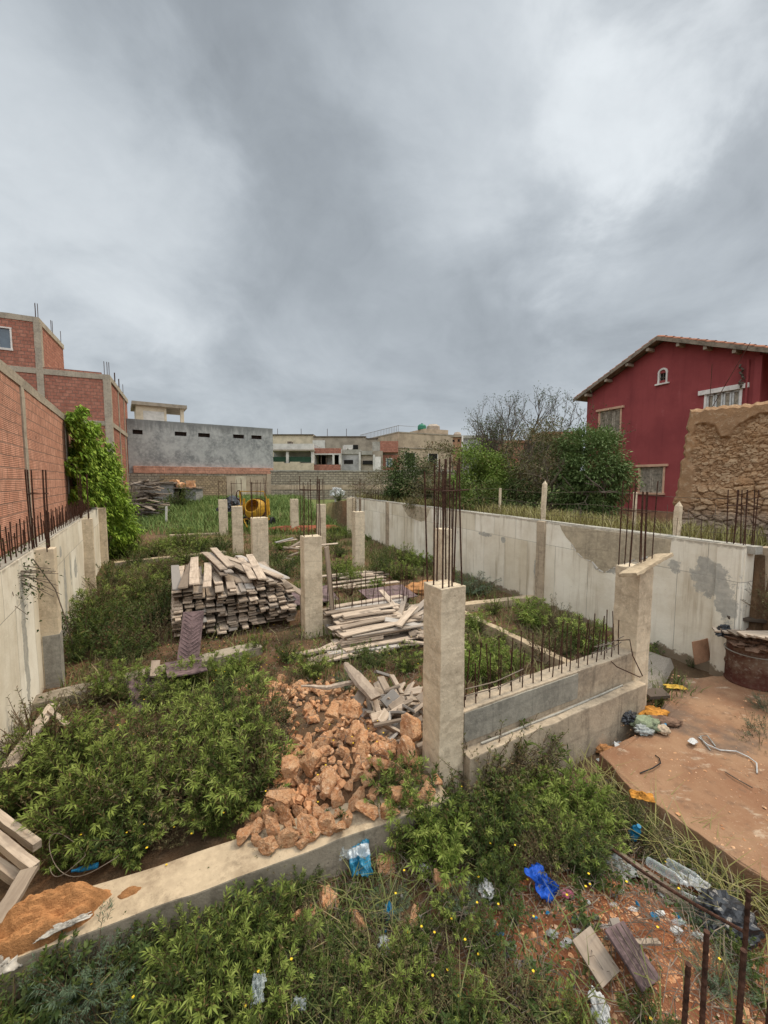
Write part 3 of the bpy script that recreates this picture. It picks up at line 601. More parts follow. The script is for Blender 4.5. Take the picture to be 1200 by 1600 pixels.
for x in (.25, 1.5, 2.7, 3.75, xa+.95, xa+2.1, xa+3.2):
    z = (zl+sl*x if x < xa else za-sr_*(x-xa))-.08
    if x < XR+.5: B_('purlin_end', red, M['tanr'], (x-.07, -ov+.06, z-.1, x+.07, .05, z+.05), bevel=.01)
def rusty(b):
    for k in range(6): b.tube([(XR-.55+uni(-.1, .1), -.12, zr-.35-k*.16), (XR-.5+uni(-.1, .12), -.2, zr-.45-k*.16), (XR-.5+uni(-.12, .1), -.12, zr-.5-k*.16)], .04, 6)
sub('cable_bracket', red, M['bark'], rusty)
# --- ruined rubble wall in front of the house
def m_stonew():
    t = NT('ruin_stone'); c = t.co(); n = t.noise(c, 2.2, 6, .65); n2 = t.noise(c, 12, 6, .7); x = t.sep(c)
    at_ = t.n('ShaderNodeAttribute', attribute_name='stone'); s_ = at_.outputs['Fac']
    col = t.mix(t.ramp(s_, .3, .75), (.30, .18, .10), (.44, .31, .195)); col = t.mix(t.ramp(n, .4, .7, 0, .5), col, (.38, .21, .10)); col = t.mix(t.ramp(s_, .0, .2, .75, 0), col, (.22, .135, .075)); col = t.mix(t.ramp(n2, .5, .72, 0, .6), col, (.52, .39, .26)); col = t.mix(t.ramp(n2, .28, .4, .6, 0), col, (.12, .08, .05))
    lowz = t.math('ADD', x[2], t.math('MULTIPLY', n2, .5)); col = t.mix(t.ramp(lowz, 2.4, 2.9, .65, 0), col, (.24, .2, .17))
    return t.fin(col, .95, t.bump(n2, .9, .03))
M['stonew'] = m_stonew(); M['mud'] = m_plain('mud_render', (.40, .27, .15), .95, .3, 2, .5, rand=False)
rz = math.atan2(-.82, .57); ru = thing('ruined_wall', 'ragged earth-and-stone ruin of a wall standing in front of the red house', 'wall', (6.72, 9.05, 0), rz)
tints = {}
def ruin(b):
    nX, nZ = 190, 180; LX = 3.2; z0, z1 = 1.3, 4.66; g = {}
    for k, yy in ((0, 0.), (1, .6)):
        for j in range(nZ+1):
            for i in range(nX+1):
                s_, t_ = i/nX, j/nZ; left = -.28*(1-t_)+.09*noise.noise(Vector((0, t_*9, 3)))+.05*noise.noise(Vector((0, t_*30, 3))); x = left+(LX-left)*s_; z = z0+(z1-z0+.04*noise.noise(Vector((x*2.5, 1, 1)))+.05*noise.noise(Vector((x*11, 1, 1)))-.02*x)*t_
                p = Vector((x, 0, z)); y = yy; sg = -1 if k == 0 else 1; edge_ = min(1, min(i, j*2, nZ-j, nX-i)/4)
                if k == 0:
                    wv = noise.noise_vector(p*2.5)*.12; q1 = Vector((x*4.2+wv.x*4, 7.7, z*6.6+wv.z*4)); dd, pp = noise.voronoi(q1); e = dd[1]-dd[0]; q2 = Vector((x*10+wv.x*8, 2.2, z*14+wv.z*8)); d2, p2_ = noise.voronoi(q2); e2 = d2[1]-d2[0]
                    big = min(1, max(0, (noise.noise(p*.9+Vector((3, 0, 8)))-.08)*4)); big = max(big, sstep(1.45, 1.6, x)*.8, sstep(2.7, 2.3, z))
                    c1_ = .5+.5*noise.noise(pp[0]*5.37+Vector((.3, .2, .1))); c2_ = .5+.5*noise.noise(p2_[0]*5.37); s1 = (min(e, .2)/.2)**.5*.055+.05*c1_; s2 = (min(e2, .2)/.2)**.5*.03+.03*c2_
                    h = s1*big+s2*(1-.5*big)+.03*noise.noise(p*1.7)+.022*noise.noise(p*12); tnt = (c1_ if e > .07 else 0.)*big+(c2_ if e2 > .07 else 0.)*(1-big)
                    cap = sstep(4.18, 4.28, z+.34*noise.noise(p*2.2)+.04*noise.noise(p*9)); stl = sstep(.20, .12, x+.12*noise.noise(p*2.4+Vector((5, 0, 0)))+.05*noise.noise(p*8))*sstep(2.5, 2.7, z); str_ = sstep(1.62, 1.70, x+.1*noise.noise(p*2+Vector((9, 0, 0))))*sstep(2.75, 2.95, z+.2*noise.noise(p*3)); sm_ = max(cap, stl, str_)
                    tnt = tnt*(1-sm_)+.33*sm_; tints[len(b.v)] = tnt; h = h*(1-sm_)+(.11+.012*noise.noise(p*6))*sm_; y = yy-h*edge_+.06
                g[k, i, j] = len(b.v); b.v.append((x, y, z))
    def fq(a): b.f.append(a); b.m.append(0); b.sm.append(False)
    for j in range(nZ):
        for i in range(nX):
            fq([g[0, i, j], g[0, i+1, j], g[0, i+1, j+1], g[0, i, j+1]])
            if i % 10 == 0 and j % 10 == 0 and i < 190: fq([g[1, i+10, j], g[1, i, j], g[1, i, j+10], g[1, i+10, j+10]])
    for j in range(nZ): fq([g[1, 0, j], g[0, 0, j], g[0, 0, j+1], g[1, 0, j+1]]); fq([g[0, nX, j], g[1, nX, j], g[1, nX, j+1], g[0, nX, j+1]])
    for i in range(nX): fq([g[0, i, nZ], g[0, i+1, nZ], g[1, i+1, nZ], g[1, i, nZ]])
o = sub('stone_face', ru, M['stonew'], ruin); at_ = o.data.attributes.new('stone', 'FLOAT', 'POINT'); at_.data.foreach_set('value', [tints.get(i, .33) for i in range(len(o.data.vertices))])
sub('wire', ru, M['rust'], lambda b: [b.tube([(.25, .3, 4.5), (.9, .3, 5.9)], .007, 5), b.tube([(.3, .25, 4.5), (.3, .25, 5.6)], .006, 5)])
# --- left: unfinished brick apartment building; local x runs left->right along the front, local y recedes
bl = thing('brick_building', 'unfinished three-storey red brick building with a grey concrete frame at the left edge', 'building', Vector((-18, 27, 0))-V*9, SITE)
h1, h2, h3 = 6.95, 9.95, 13.0; XT = 9-3.5
wz = (3.05, 10.95, 4.15, 12.1)
sub('wall', bl, M['brick2'], lambda b: holed(b, XT, h2, h3-.3, .25, [wz])); sub('wall', bl, M['brick2'], lambda b: holed(b, 8.98, .5, h2-.3, .25, []))
B_('wall', bl, M['brick2'], (XT-.25, .25, h2, XT-.01, 5.6, h3-.3)); B_('wall', bl, M['brick2'], (8.75, .25, .5, 8.98, 9, h2-.32)); B_('wall', bl, M['brick2'], (0, 5.4, h2, XT, 5.6, h3-.3), (0, 8.7, .5, 8.7, 8.98, h2-.3))
B_('parapet', bl, M['brick2'], (XT+.05, .03, h2+.0, 8.6, .15, h2+.12))
def fr(b):
    b.span((0, -.04, h3-.32), (XT+.06, .3, h3)); b.span((XT-.24, .3, h3-.32), (XT+.06, 5.6, h3)); b.span((XT-.22, -.06, .5), (XT+.12, .3, h3-.33)); b.span((0, -.05, h2-.33), (9.06, .3, h2)); b.span((8.7, .3, h2-.33), (9.06, 9, h2))
    b.span((8.66, -.06, .5), (9.07, .3, h2-.34)); b.span((0, -.05, h1-.3), (8.65, .28, h1)); b.span((8.74, .32, h1-.3), (9.05, 9, h1)); b.span((0, .3, h2-.2), (8.7, 8.9, h2-.02)); b.span((0, .3, h3-.2), (XT-.25, 5.5, h3-.02))
    for y in (3.6, 6.6): b.span((8.8, y, .5), (9.03, y+.3, h2-.34))
sub('concrete_frame', bl, M['frame'], fr, maxlen=.6, amp=.02, sc=2)
f = B_('window', bl, M['wtrim'], (wz[0]-.1, -.06, wz[1]-.12, wz[2]+.1, .12, wz[1]), (wz[0]-.1, -.04, wz[3], wz[2]+.1, .12, wz[3]+.08), (wz[0]-.08, -.04, wz[1], wz[0], .12, wz[3]), (wz[2], -.04, wz[1], wz[2]+.08, .12, wz[3]), ((wz[0]+wz[2])/2-.03, .02, wz[1], (wz[0]+wz[2])/2+.03, .1, wz[3]))
B_('pane', f, M['glass'], (wz[0], .06, wz[1], wz[2], .085, wz[3]))
for (x, y, z) in [(XT-.1, .05, h3), (XT+.0, .1, h3), (XT-.15, .2, h3), (XT-.05, 3, h3), (XT, 3.1, h3), (XT-.02, 5.2, h3), (8.75, .05, h2), (8.9, .1, h2), (9.0, .15, h2), (8.95, 3, h2), (8.9, 3.1, h2), (8.95, 5, h2), (8.9, 5.1, h2), (8.95, 7, h2)]:
    link('rebar', rebar_mesh(.85, .02, 5), bl, (x, y, z))
# --- long grey rendered building with five slots, then the boundary wall below it
ga = math.atan2(.548, .836); gb = thing('grey_building', 'long windowless grey cement building with five small dark slots under its roof', 'building', (-21.4, 34, 0), ga)
slots = [(.40, 6.95, 1.12, 7.32), (3.55, 7.0, 4.5, 7.36), (5.45, 7.0, 6.45, 7.36), (8.5, 7.06, 9.5, 7.42), (10.2, 7.08, 11.2, 7.44)]
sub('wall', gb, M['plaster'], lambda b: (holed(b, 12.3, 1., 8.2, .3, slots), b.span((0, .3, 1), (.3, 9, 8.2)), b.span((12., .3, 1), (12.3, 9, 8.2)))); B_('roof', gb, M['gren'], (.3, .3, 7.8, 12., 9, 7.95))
for s_ in slots:
    f = B_('vent_window', gb, M['dark'], (s_[0], .22, s_[1], s_[2], .28, s_[3])); sub('bars', f, M['rust'], lambda b: [b.span((s_[0]+(s_[2]-s_[0])*k/8-.01, .08, s_[1]), (s_[0]+(s_[2]-s_[0])*k/8+.01, .1, s_[3])) for k in range(1, 8)])
pv = thing('roof_pavilion', 'cream rooftop room with a flat slab roof and an open corner, behind the grey building', 'building', (-22.2, 36.3, 0), ga)
B_('wall', pv, M['cream'], (.2, 0, 1, 2.6, .25, 9.75), (.2, .25, 1, .45, 4, 9.75)); B_('slab_roof', pv, M['tanr'], (-.1, -.3, 9.75, 4.3, 4.3, 10.05)); B_('panel', pv, M['offwhite'], (.75, -.03, 8.1, 2.4, .0, 9.3)); B_('pillar', pv, M['cream'], (3.75, 0, 1, 4.05, .3, 9.75)); B_('parapet', pv, M['offwhite'], (2.6, .1, 1, 3.75, .3, 8.5)); B_('back_wall', pv, M['offwhite'], (.45, 3.8, 1, 4.0, 4, 8.9))
bwl = thing('boundary_wall', 'rough stone boundary wall below the grey building, topped by courses of red brick', 'wall', (-21.6, 33.6, 0), ga)
B_('stone_base', bwl, M['rubble'], (2.6, 0, .3, 8.1, .3, 3.5), maxlen=.5, amp=.05, sc=3); B_('block_panel', bwl, M['block'], (0, -.02, .3, 2.6, .3, 3.6), (0, -.015, 3.5, 12.5, .28, 3.68))
B_('render_panel', bwl, M['beige'], (8.1, .0, .3, 12.5, .3, 3.5), maxlen=.7, amp=.03, sc=2); B_('brick_course', bwl, M['brick'], (.7, -.06, 3.68, 12.55, .3, 4.28), maxlen=.6, amp=.03, sc=2)
B_('door_panel', bwl, M['cream'], (8.9, -.05, 1.1, 9.9, 0, 3.45)); B_('pier', bwl, M['beige'], (11.9, -.12, .3, 12.3, .0, 3.7), (12.42, -.1, .3, 12.75, .1, 3.9))
blw = thing('block_wall', 'long weathered concrete block boundary wall in front of the far houses', 'wall', (-11.3, 40.3, 0), R(3))
B_('wall', blw, M['block'], (0, 0, .3, 19, .22, 3.95), maxlen=.8, amp=.05, sc=1.5); B_('render_band', blw, M['beige'], (0, -.03, 2.15, 14, .0, 2.6), maxlen=.4, amp=.03, sc=3); B_('coping', blw, M['conc_g'], (0, -.05, 3.95, 19, .27, 4.07), maxlen=.5, amp=.03, sc=2)
# --- far houses; at(px, py, depth) places them where they stand
def fx(px, Y): return (px-600)/630*Y
def fz(py, Y): return 3.1+(750-py)*Y/630
def fspan(Y, px0, py0, px1, py1, d=.3, dy=0): return (fx(px0, Y)-0, Y+dy, fz(py1, Y), fx(px1, Y), Y+dy+d, fz(py0, Y))
def farhouse(name, label, Y, px0, px1): return thing(name, label, 'house', (fx(px0, Y), Y, 0))
def fb(name, par, mat, Y, *rects, d=.3, dy=0):
    o = par.location if par.parent is None else par.parent.location
    def f(b):
        for (a, c, e, g) in rects:
            s = fspan(Y, a, c, e, g, d, dy); b.span((s[0]-o.x, s[1]-o.y, s[2]), (s[3]-o.x, s[4]-o.y, s[5]))
    return sub(name, par, mat, f)
Y = 50; h = farhouse('balcony_house', 'cream house with a wide balcony hung with dark green sheeting', Y, 423, 491)
fb('parapet', h, M['offwhite'], Y, (423, 694, 491, 703), d=.4); fb('cornice', h, M['tanr'], Y, (422, 703, 492, 705), d=.6, dy=-.2); fb('pier', h, M['offwhite'], Y, (423, 705, 424, 724), (448, 705, 452, 724), (487, 705, 491, 724), d=.4); fb('balcony_wall', h, M['cream'], Y, (423, 724, 491, 737), (429, 722, 445, 724), (455, 722, 470, 724), d=.4, dy=-.3)
fb('wall', h, M['gren'], Y, (423, 694, 491, 737), d=4, dy=1.8); fb('green_sheet', h, M['green'], Y, (424, 714, 448, 722), (452, 714, 487, 722), d=.05, dy=.25); fb('roof_dome', h, M['bark'], Y, (449, 690, 455, 694), d=1, dy=.5); fb('slab', h, M['offwhite'], Y, (423, 704, 491, 705), d=2.2, dy=.4)
h = farhouse('long_house', 'long pale house with a flat roofline standing behind the balcony house', 62, 424, 606); Y = 62
fb('wall', h, M['cream'], Y, (424, 681, 491, 730), d=6); fb('wall', h, M['tanr'], Y, (491, 684, 572, 735), d=6, dy=-.05); fb('wall', h, M['tanr'], Y, (572, 687, 607, 735), d=6, dy=-.1); fb('roof_edge', h, M['bark'], Y, (424, 679.6, 491, 681), (491, 682.6, 572, 684), (572, 685.6, 607, 687), d=6.2, dy=-.2); fb('panel', h, M['offwhite'], Y, (490, 689, 509, 702), (538, 696, 552, 702), d=.2, dy=-.2); fb('window', h, M['dark'], Y, (552, 696, 560, 703), d=.1, dy=-.12)
for px in (433, 470, 511, 541): link('roof_rod', rebar_mesh(1.2, .04, 5), h, (fx(px, Y)-h.location.x, 1, fz(682, Y)))
Y = 51; h = farhouse('unfinished_house', 'unfinished house with an open dark bay between two bands of red brick', Y, 491, 533)
fb('brick_band', h, M['brick2'], Y, (492, 701, 533, 709), d=.3); fb('brick_band', h, M['brick2'], Y, (491, 726, 532, 737), d=.3); fb('frame', h, M['offwhite'], Y, (491, 709, 533, 711), (491, 711, 493, 726), (520, 711, 523, 726), (530, 711, 533, 726), d=.35, dy=-.03); fb('back_wall', h, M['dark'], Y, (491, 705, 533, 726), d=.2, dy=3); fb('post', h, M['twig'], Y, (501, 711, 502, 726), (509, 711, 510, 726), d=.12, dy=.5); fb('wall', h, M['gren'], Y, (510, 711, 521, 726), d=.1, dy=1.3); fb('slab', h, M['gren'], Y, (491, 708, 533, 709), d=3, dy=.3)
Y = 52; h = farhouse('grey_terrace_house', 'pale grey rendered house front with two dark shrub-screened windows', Y, 533, 598)
fb('wall', h, M['gren'], Y, (533, 703, 564, 740), d=3); fb('wall', h, M['tanr'], Y, (564, 705, 598, 740), d=3, dy=.1); fb('parapet', h, M['conc_g'], Y, (534, 703, 564, 710), (565, 705, 582, 711), d=.3, dy=-.15); [fb('pilaster', h, M['offwhite'], Y, q_, d=.3, dy=-.2) for q_ in ((533, 703, 535, 738), (561, 707, 564, 738), (583, 711, 586, 738))]; fb('window', h, M['dark'], Y, (538, 719, 552, 725), (567, 720, 582, 726), d=.1, dy=-.05)
fb('wall_top', h, M['offwhite'], Y, (535, 696, 541, 703), (544, 699, 549, 703), d=.4, dy=1); fb('gate', h, M['wtrim'], Y, (586, 714, 595, 734), d=.15, dy=-.1)
Y = 53; h = farhouse('small_brick_house', 'small brick house with an overhanging upper room, left of the beige house', Y, 582, 624)
fb('upper_wall', h, M['brick2'], Y, (594, 690, 622, 707), d=3); fb('upper_wall', h, M['conc_g'], Y, (582, 691, 594, 706), d=3); fb('wall', h, M['brick2'], Y, (597, 711, 624, 742), d=2.6, dy=.5); fb('shadow_gap', h, M['frame'], Y, (597, 707, 620, 711), d=2, dy=.8); f = fb('window', h, M['wtrim'], Y, (603, 717, 604, 730), (612, 717, 613, 730), (607.6, 717, 608.4, 730), (603, 716, 613, 717), d=.2, dy=.4); fb('pane', f, M['glass'], Y, (604, 717, 612, 730), d=.1, dy=.47)
# beige corner house: its two visible sides meet at px 622
Y = 56; c0 = Vector((fx(622, Y), Y, 0)); bg = thing('beige_house', 'large beige corner house with a rooftop railing and a green water tank', 'house', c0, R(26))
zt = fz(676, Y)
B_('wall', bg, M['beige'], (0, 0, .5, 9.4, .3, zt), (0, .3, .5, .3, 14, zt-.02)); B_('roof', bg, M['tanr'], (.3, .3, zt-.5, 9.3, 13, zt-.35)); B_('parapet_band', bg, M['tanr'], (-.05, -.12, zt-2.2, 9.45, 0, zt-2.05), (-.05, -.06, zt-.12, 9.45, .0, zt+.04), (-.06, .0, zt-.12, .0, 14, zt+.04)); B_('rooftop_room', bg, M['beige'], (5.2, 1.5, zt-.4, 9.3, 6, zt+.9))
for x in (1.1, 4.9):
    f = B_('window', bg, M['wtrim'], (x-.08, -.05, zt-4.6, x, .02, zt-2.8), (x+1.5, -.05, zt-4.6, x+1.58, .02, zt-2.8), (x-.2, -.1, zt-4.75, x+1.7, .02, zt-4.6)); B_('pane', f, M['dark'], (x, -.03, zt-4.6, x+1.5, -.005, zt-2.8))
B_('balcony', bg, M['tanr'], (.2, -.7, zt-5.6, 9, 0, zt-5.3), (.2, -.7, zt-5.3, 9, -.6, zt-5.0))
rl = sub('railing', bg, M['twig'], lambda b: (b.tube([(0, 13.5, zt+.9), (0, 0, zt+.85), (5, 0, zt+.85)], .03, 5), [b.tube([(0, 13.5*i/26, zt), (0, 13.5*i/26, zt+.9)], .025, 4) for i in range(27)]))
sub('water_tank', bg, M['gtank'], lambda b: b.lathe([(0, zt+.9), (.6, zt+.9), (.65, zt+1.05), (.62, zt+1.5), (.4, zt+1.7), (.16, zt+1.76), (.15, zt+1.85), (0, zt+1.85)], 16, Matrix.Translation((5.6, 3, 0))))
sub('tank_cover', bg, M['ttank'], lambda b: b.lathe([(1.0, zt+.9), (1.0, zt+1.5), (.6, zt+1.8), (0, zt+1.9)], 14, Matrix.Translation((7.6, 3, 0))))
Y = 60; h = farhouse('brown_house', 'narrow brown house with a round pale tank on its roof', Y, 703, 722); fb('wall', h, M['plinth'], Y, (703, 684, 720, 745), d=4); fb('window', h, M['dark'], Y, (706, 688, 709, 691), (714, 687, 717, 691), d=.1, dy=-.05); fb('roof_edge', h, M['tanr'], Y, (702, 681.5, 721, 684), d=4.3, dy=-.2)
sub('water_tank', h, M['ttank'], lambda b: b.lathe([(.05, fz(682.5, Y)), (.55, fz(681, Y)), (.58, fz(678, Y)), (.4, fz(675, Y)), (0, fz(674, Y))], 16, Matrix.Translation((1.25, 1.5, 0))))
Y = 60; h = farhouse('slate_roofed_house', 'low house with a blue-grey flat roof beside the brown house', Y, 720, 762); fb('wall', h, M['gren'], Y, (721, 686, 758, 745), d=4); fb('roof_edge', h, M['conc_g'], Y, (720, 681.5, 759, 686), d=4.4, dy=-.2); fb('pilaster', h, M['wtrim'], Y, (719.5, 682, 722, 700), d=.3, dy=-.3)
for (a, b_, t_, Y, lab, m) in ((756, 838, 689, 58, 'low reddish house half hidden behind the bare tree', 'brick2'), (845, 905, 676, 50, 'terracotta house glimpsed between the bare tree and the red house', 'plinth')):
    h = farhouse('distant_house', lab, Y, a, b_); fb('wall', h, M[m], Y, (a, t_+4, b_, 745), d=4); fb('roof', h, M['tile'], Y, (a-1, t_, b_+1, t_+4), d=4.4, dy=-.3)
    f = fb('window', h, M['dark'], Y, ((a+b_)/2-3, t_+12, (a+b_)/2+3, t_+20), d=.1, dy=-.05)
# --- block shack and its roof, in the far corner
sh = thing('block_shack', 'small grey block shack with a dark doorway and a rubble-weighted roof', 'shed', (fx(243, 32), 32, 1.25), R(8))
B_('wall', sh, M['gblock'], (-.9, 0, 0, 1.35, 2, 1.55)); B_('wall', sh, M['gblock'], (2.1, .1, 0, 3.0, 2, 1.1)); B_('back_wall', sh, M['dark'], (1.35, 1.2, 0, 2.1, 1.3, 1.2)); B_('door_post', sh, M['wood_d'], (1.36, .3, 0, 1.6, .4, 1.15))
B_('roof', sh, M['wood_d'], (-1.2, -.2, 1.56, 1.6, 2.1, 1.66), (1.3, -.1, 1.16, 3.15, 2.1, 1.24), maxlen=.25, amp=.05, sc=3); B_('roof_rubble', sh, M['rock'], (1.5, .2, 1.25, 2.0, .7, 1.6), (2.2, .4, 1.25, 2.8, .9, 1.75), (1.0, .3, 1.67, 1.6, .7, 1.85), maxlen=.2, amp=.12, sc=4)
# --- fence behind the right wall
fe = thing('wire_fence', 'thin rusty wire fence along the top of the white wall, before the overgrown garden', 'fence', RW0+RWN*.75, math.atan2(RWD.y, RWD.x))
for x in (2.3, 6.6): sub('fence_post', fe, M['conc'], lambda b: b.span((x-.03, -.03, 1.6), (x+.03, .03, 2.85)), bevel=.01)
for z in (2.2, 2.5, 2.8): sub('wire', fe, M['bark'], lambda b: b.tube([(x, .06+.02*math.sin(x*3), z+.03*math.sin(x*1.7+z)) for x in np.linspace(-.2, 12, 30)], .004, 4))
for i in range(56): sub('wire', fe, M['bark'], lambda b: b.tube([(i*.2, .06, 1.7), (i*.2+uni(-.04, .04), .07, uni(2.3, 2.7))], .0045, 4))
for (px, py, hh, r_, lab) in ((849, 748, 1.05, .045, 'pale concrete post with a pointed top standing on the white wall'), (1060, 778, .68, .045, 'round-topped grey post beside the stone ruin')):
    k = (px-600)/630; q = RW0+RWN*.3; t_ = (q.x-k*q.y)/(k*RWD.y-RWD.x); p = q+RWD*t_
    b = MB(); b.box((0, 0, hh/2), (r_*2, r_*2, hh)); b.add([(-r_, -r_, hh), (r_, -r_, hh), (r_, r_, hh), (-r_, r_, hh), (0, 0, hh+r_*2)], [(0, 1, 4), (1, 2, 4), (2, 3, 4), (3, 0, 4)])
    me = b.mesh('fence_post', M['conc']); bm_edit(me, maxlen=.15, amp=.012, sc=6); tag(link('fence_post', me, None, (p.x, p.y, 1.95), (0, R(2), .4)), lab, 'post')
# ------------------------------------------------------------------ plants
def unit(n):
    a = rng.normal(size=(n, 3)); return nrm(a)
def stem_curves(n, spread, hmin, hmax, seed, curve=.35, base=.10):
    r = np.random.default_rng(seed); out = []
    for i in range(n):
        a = r.uniform(0, 2*PI); ln = spread*math.sqrt(r.uniform(0, 1)); h = r.uniform(hmin, hmax)*(1-.35*ln/max(spread, .01)); b0 = base*math.sqrt(r.uniform(0, 1)); ab = a+r.normal()*.6
        p0 = np.array([b0*math.cos(ab), b0*math.sin(ab), -.05]); d = np.array([math.cos(a), math.sin(a), 0])
        w = np.array([r.normal()*.03, r.normal()*.03, 0]); pts = []
        for k in range(6):
            t = k/5; pts.append(p0+d*ln*(t**(1+curve))+w*math.sin(t*5)+np.array([0, 0, h*t]))
        out.append(np.array(pts))
    return out
SHR = {}
def shrub_proto(key, n, spread, hmin, hmax, nl, ll, lw, mat, stemmat, seed, t0=.3, up=.75, droop=.2, dens=1.6, sr=.006, tipc=.86, tipmat=None):
    cs = stem_curves(n, spread, hmin, hmax, seed); r = np.random.default_rng(seed+99); P = []; D = []; TT = []
    for c in cs:
        m = int(nl*r.uniform(.7, 1.3)); t = t0+(1-t0)*(1-(1-np.linspace(0, 1, m))**dens) ; t = np.clip(t+r.normal(0, .01, m), 0, 1)*5
        i = np.minimum(t.astype(int), 4); f = (t-i)[:, None]; p = c[i]*(1-f)+c[i+1]*f; d = nrm(c[i+1]-c[i])
        a = np.arange(m)*2.4+r.uniform(0, 6); s = nrm(np.cross(d, np.array([[.3, .2, 1.0]])+r.normal(0, .01, (m, 3)))); q = np.cross(d, s)
        o = s*np.cos(a)[:, None]+q*np.sin(a)[:, None]; k = (up*np.clip(t/5, 0, 1)**1.5+.25)[:, None]
        TT.append(t/5); P.append(p); D.append(nrm(o+d*k+r.normal(0, .18, (m, 3))))
    P = np.concatenate(P); D = np.concatenate(D); m = len(P); N = np.array([[0, 0, 1.]])+r.normal(0, .45, (m, 3))
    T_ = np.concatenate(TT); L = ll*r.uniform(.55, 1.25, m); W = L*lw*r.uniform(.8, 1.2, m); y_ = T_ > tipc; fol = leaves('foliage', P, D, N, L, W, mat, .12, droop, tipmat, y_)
    b = MB()
    for c in cs: b.tube(c, [sr*(1.15-.16*k) for k in range(6)], 4, False)
    SHR[key] = (fol, b.mesh('stems', stemmat)); return SHR[key]
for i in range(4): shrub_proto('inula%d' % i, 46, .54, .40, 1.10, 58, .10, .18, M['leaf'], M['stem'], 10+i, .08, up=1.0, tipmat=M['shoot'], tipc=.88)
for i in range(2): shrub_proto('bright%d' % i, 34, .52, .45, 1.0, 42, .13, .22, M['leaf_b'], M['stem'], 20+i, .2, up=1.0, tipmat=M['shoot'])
for i in range(3): shrub_proto('dark%d' % i, 50, .55, .4, 1.0, 44, .09, .24, M['leaf_d'], M['stem'], 30+i, .2, up=.9, tipmat=M['leaf'])
for i in range(2): shrub_proto('dry%d' % i, 60, .55, .5, 1.05, 16, .05, .3, M['leaf_br'], M['stem'], 40+i, .3, sr=.006)
shrub_proto('grey0', 70, .6, .5, 1.0, 46, .07, .14, M['leaf_g'], M['stem'], 50, .15)
shrub_proto('tall0', 13, .30, .6, 1.0, 30, .10, .24, M['leaf'], M['stem'], 60, .25)
shrub_proto('weed0', 11, .35, .5, 1.0, 24, .13, .30, M['leaf_d'], M['stem'], 61, .1)
shrub_proto('weed1', 11, .4, .5, 1.0, 22, .16, .36, M['leaf_d'], M['stem'], 62, .1)
NSH = [0]
def shrub(kind, x, y, h, w=None, label='', group=None, z=None, name='shrub'):
    keys = [k for k in SHR if k.startswith(kind)]; fol, st = SHR[keys[NSH[0] % len(keys)]]; NSH[0] += 1; w = w or h
    t = thing(name, label, 'shrub' if name == 'shrub' else name.replace('_', ' '), (x, y, (gh(x, y) if z is None else z)), uni(0, 6.28), group); t.scale = (w, w, h)
    link('foliage', fol, t); link('stems', st, t); return t
def px2(px, py, z=0.):
    x, yy = (px-600)/630, -(py-800)/630; p = math.atan(50/630); Y = math.cos(p)+math.sin(p)*yy; Z = yy*math.cos(p)-math.sin(p); t = (z-3.1)/Z; return x*t, Y*t
def zone(kinds, pts, label, group, h=(.7, .9), z=0.):
    for i, q in enumerate(pts):
        x, y = px2(q[0], q[1], z); hh = uni(*h)*(q[2] if len(q) > 2 else 1); shrub(kinds[i % len(kinds)], x, y, hh, hh*uni(.9, 1.15), label, group)
zone(['inula', 'dry', 'inula', 'dark', 'dry', 'inula'], [(20, 1275), (75, 1300), (140, 1320), (205, 1318), (265, 1305), (330, 1290), (385, 1262), (55, 1230), (120, 1245), (190, 1250), (255, 1240), (320, 1228), (380, 1205), (425, 1185, .9), (95, 1190), (160, 1185), (230, 1180), (300, 1170), (360, 1150), (420, 1140, .8), (290, 1120, .7), (345, 1115, .8), (30, 1215, .8), (110, 1285), (175, 1285), (235, 1275), (300, 1270), (350, 1258), (405, 1225), (130, 1215), (215, 1205), (285, 1198), (345, 1185), (395, 1165), (60, 1190)],
     'leafy green shrub in the thicket behind the sloping front kerb, left of the stone heap', 'shrubs in the front left thicket', (.50, .92))
zone(['dark', 'dark', 'dry', 'inula'], [(135, 1005), (185, 1015), (235, 1010), (150, 970), (200, 975), (245, 975), (165, 940), (215, 940), (255, 940), (175, 915), (225, 912), (258, 905), (120, 1030, .7), (205, 1035, .6)],
     'dark green shrub in the thicket between the white wall and the lumber pile', 'shrubs beside the lumber pile', (.8, 1.15))
zone(['dark', 'dry', 'inula', 'dark'], [(215, 885), (255, 890), (290, 880), (330, 885), (355, 890), (385, 885), (240, 868), (310, 866), (345, 862), (400, 870), (190, 872), (430, 880), (445, 900), (425, 912)],
     'mixed dark and drying shrub in the strip of weeds behind the lumber pile', 'shrubs behind the lumber pile', (.7, 1.1))
zone(['bright', 'inula'], [(265, 862, 1.1), (290, 858, 1.2), (315, 862), (210, 855, .9)], 'bright green bush in the weeds beyond the lumber pile', 'bright bushes beyond the lumber pile', (.8, 1.0))
zone(['inula', 'bright', 'dark'], [(530, 898), (545, 912), (530, 870), (520, 850), (540, 840), (600, 885), (630, 882), (655, 888), (595, 900), (620, 905), (690, 885), (480, 868), (470, 880), (440, 860), (530, 822), (520, 835)],
     'green bush growing among the rear columns', 'bushes among the rear columns', (.6, .9))
for q in ((485, 1058, .62, .62, 'dense round green bush before the column between the lumber piles'), (578, 1042, .46, .62, 'dark-leaved round bush at the foot of the low plank stack'), (632, 1050, .52, .6, 'round green bush between the low plank stack and the nearest column'), (545, 1075, .34, .4, 'small grey-green bush among the splintered wood')):
    x, y = px2(q[0], q[1]); shrub('grey' if 'grey' in q[4] else ('dark' if 'dark' in q[4] else 'inula'), x, y, q[2], q[3], q[4])
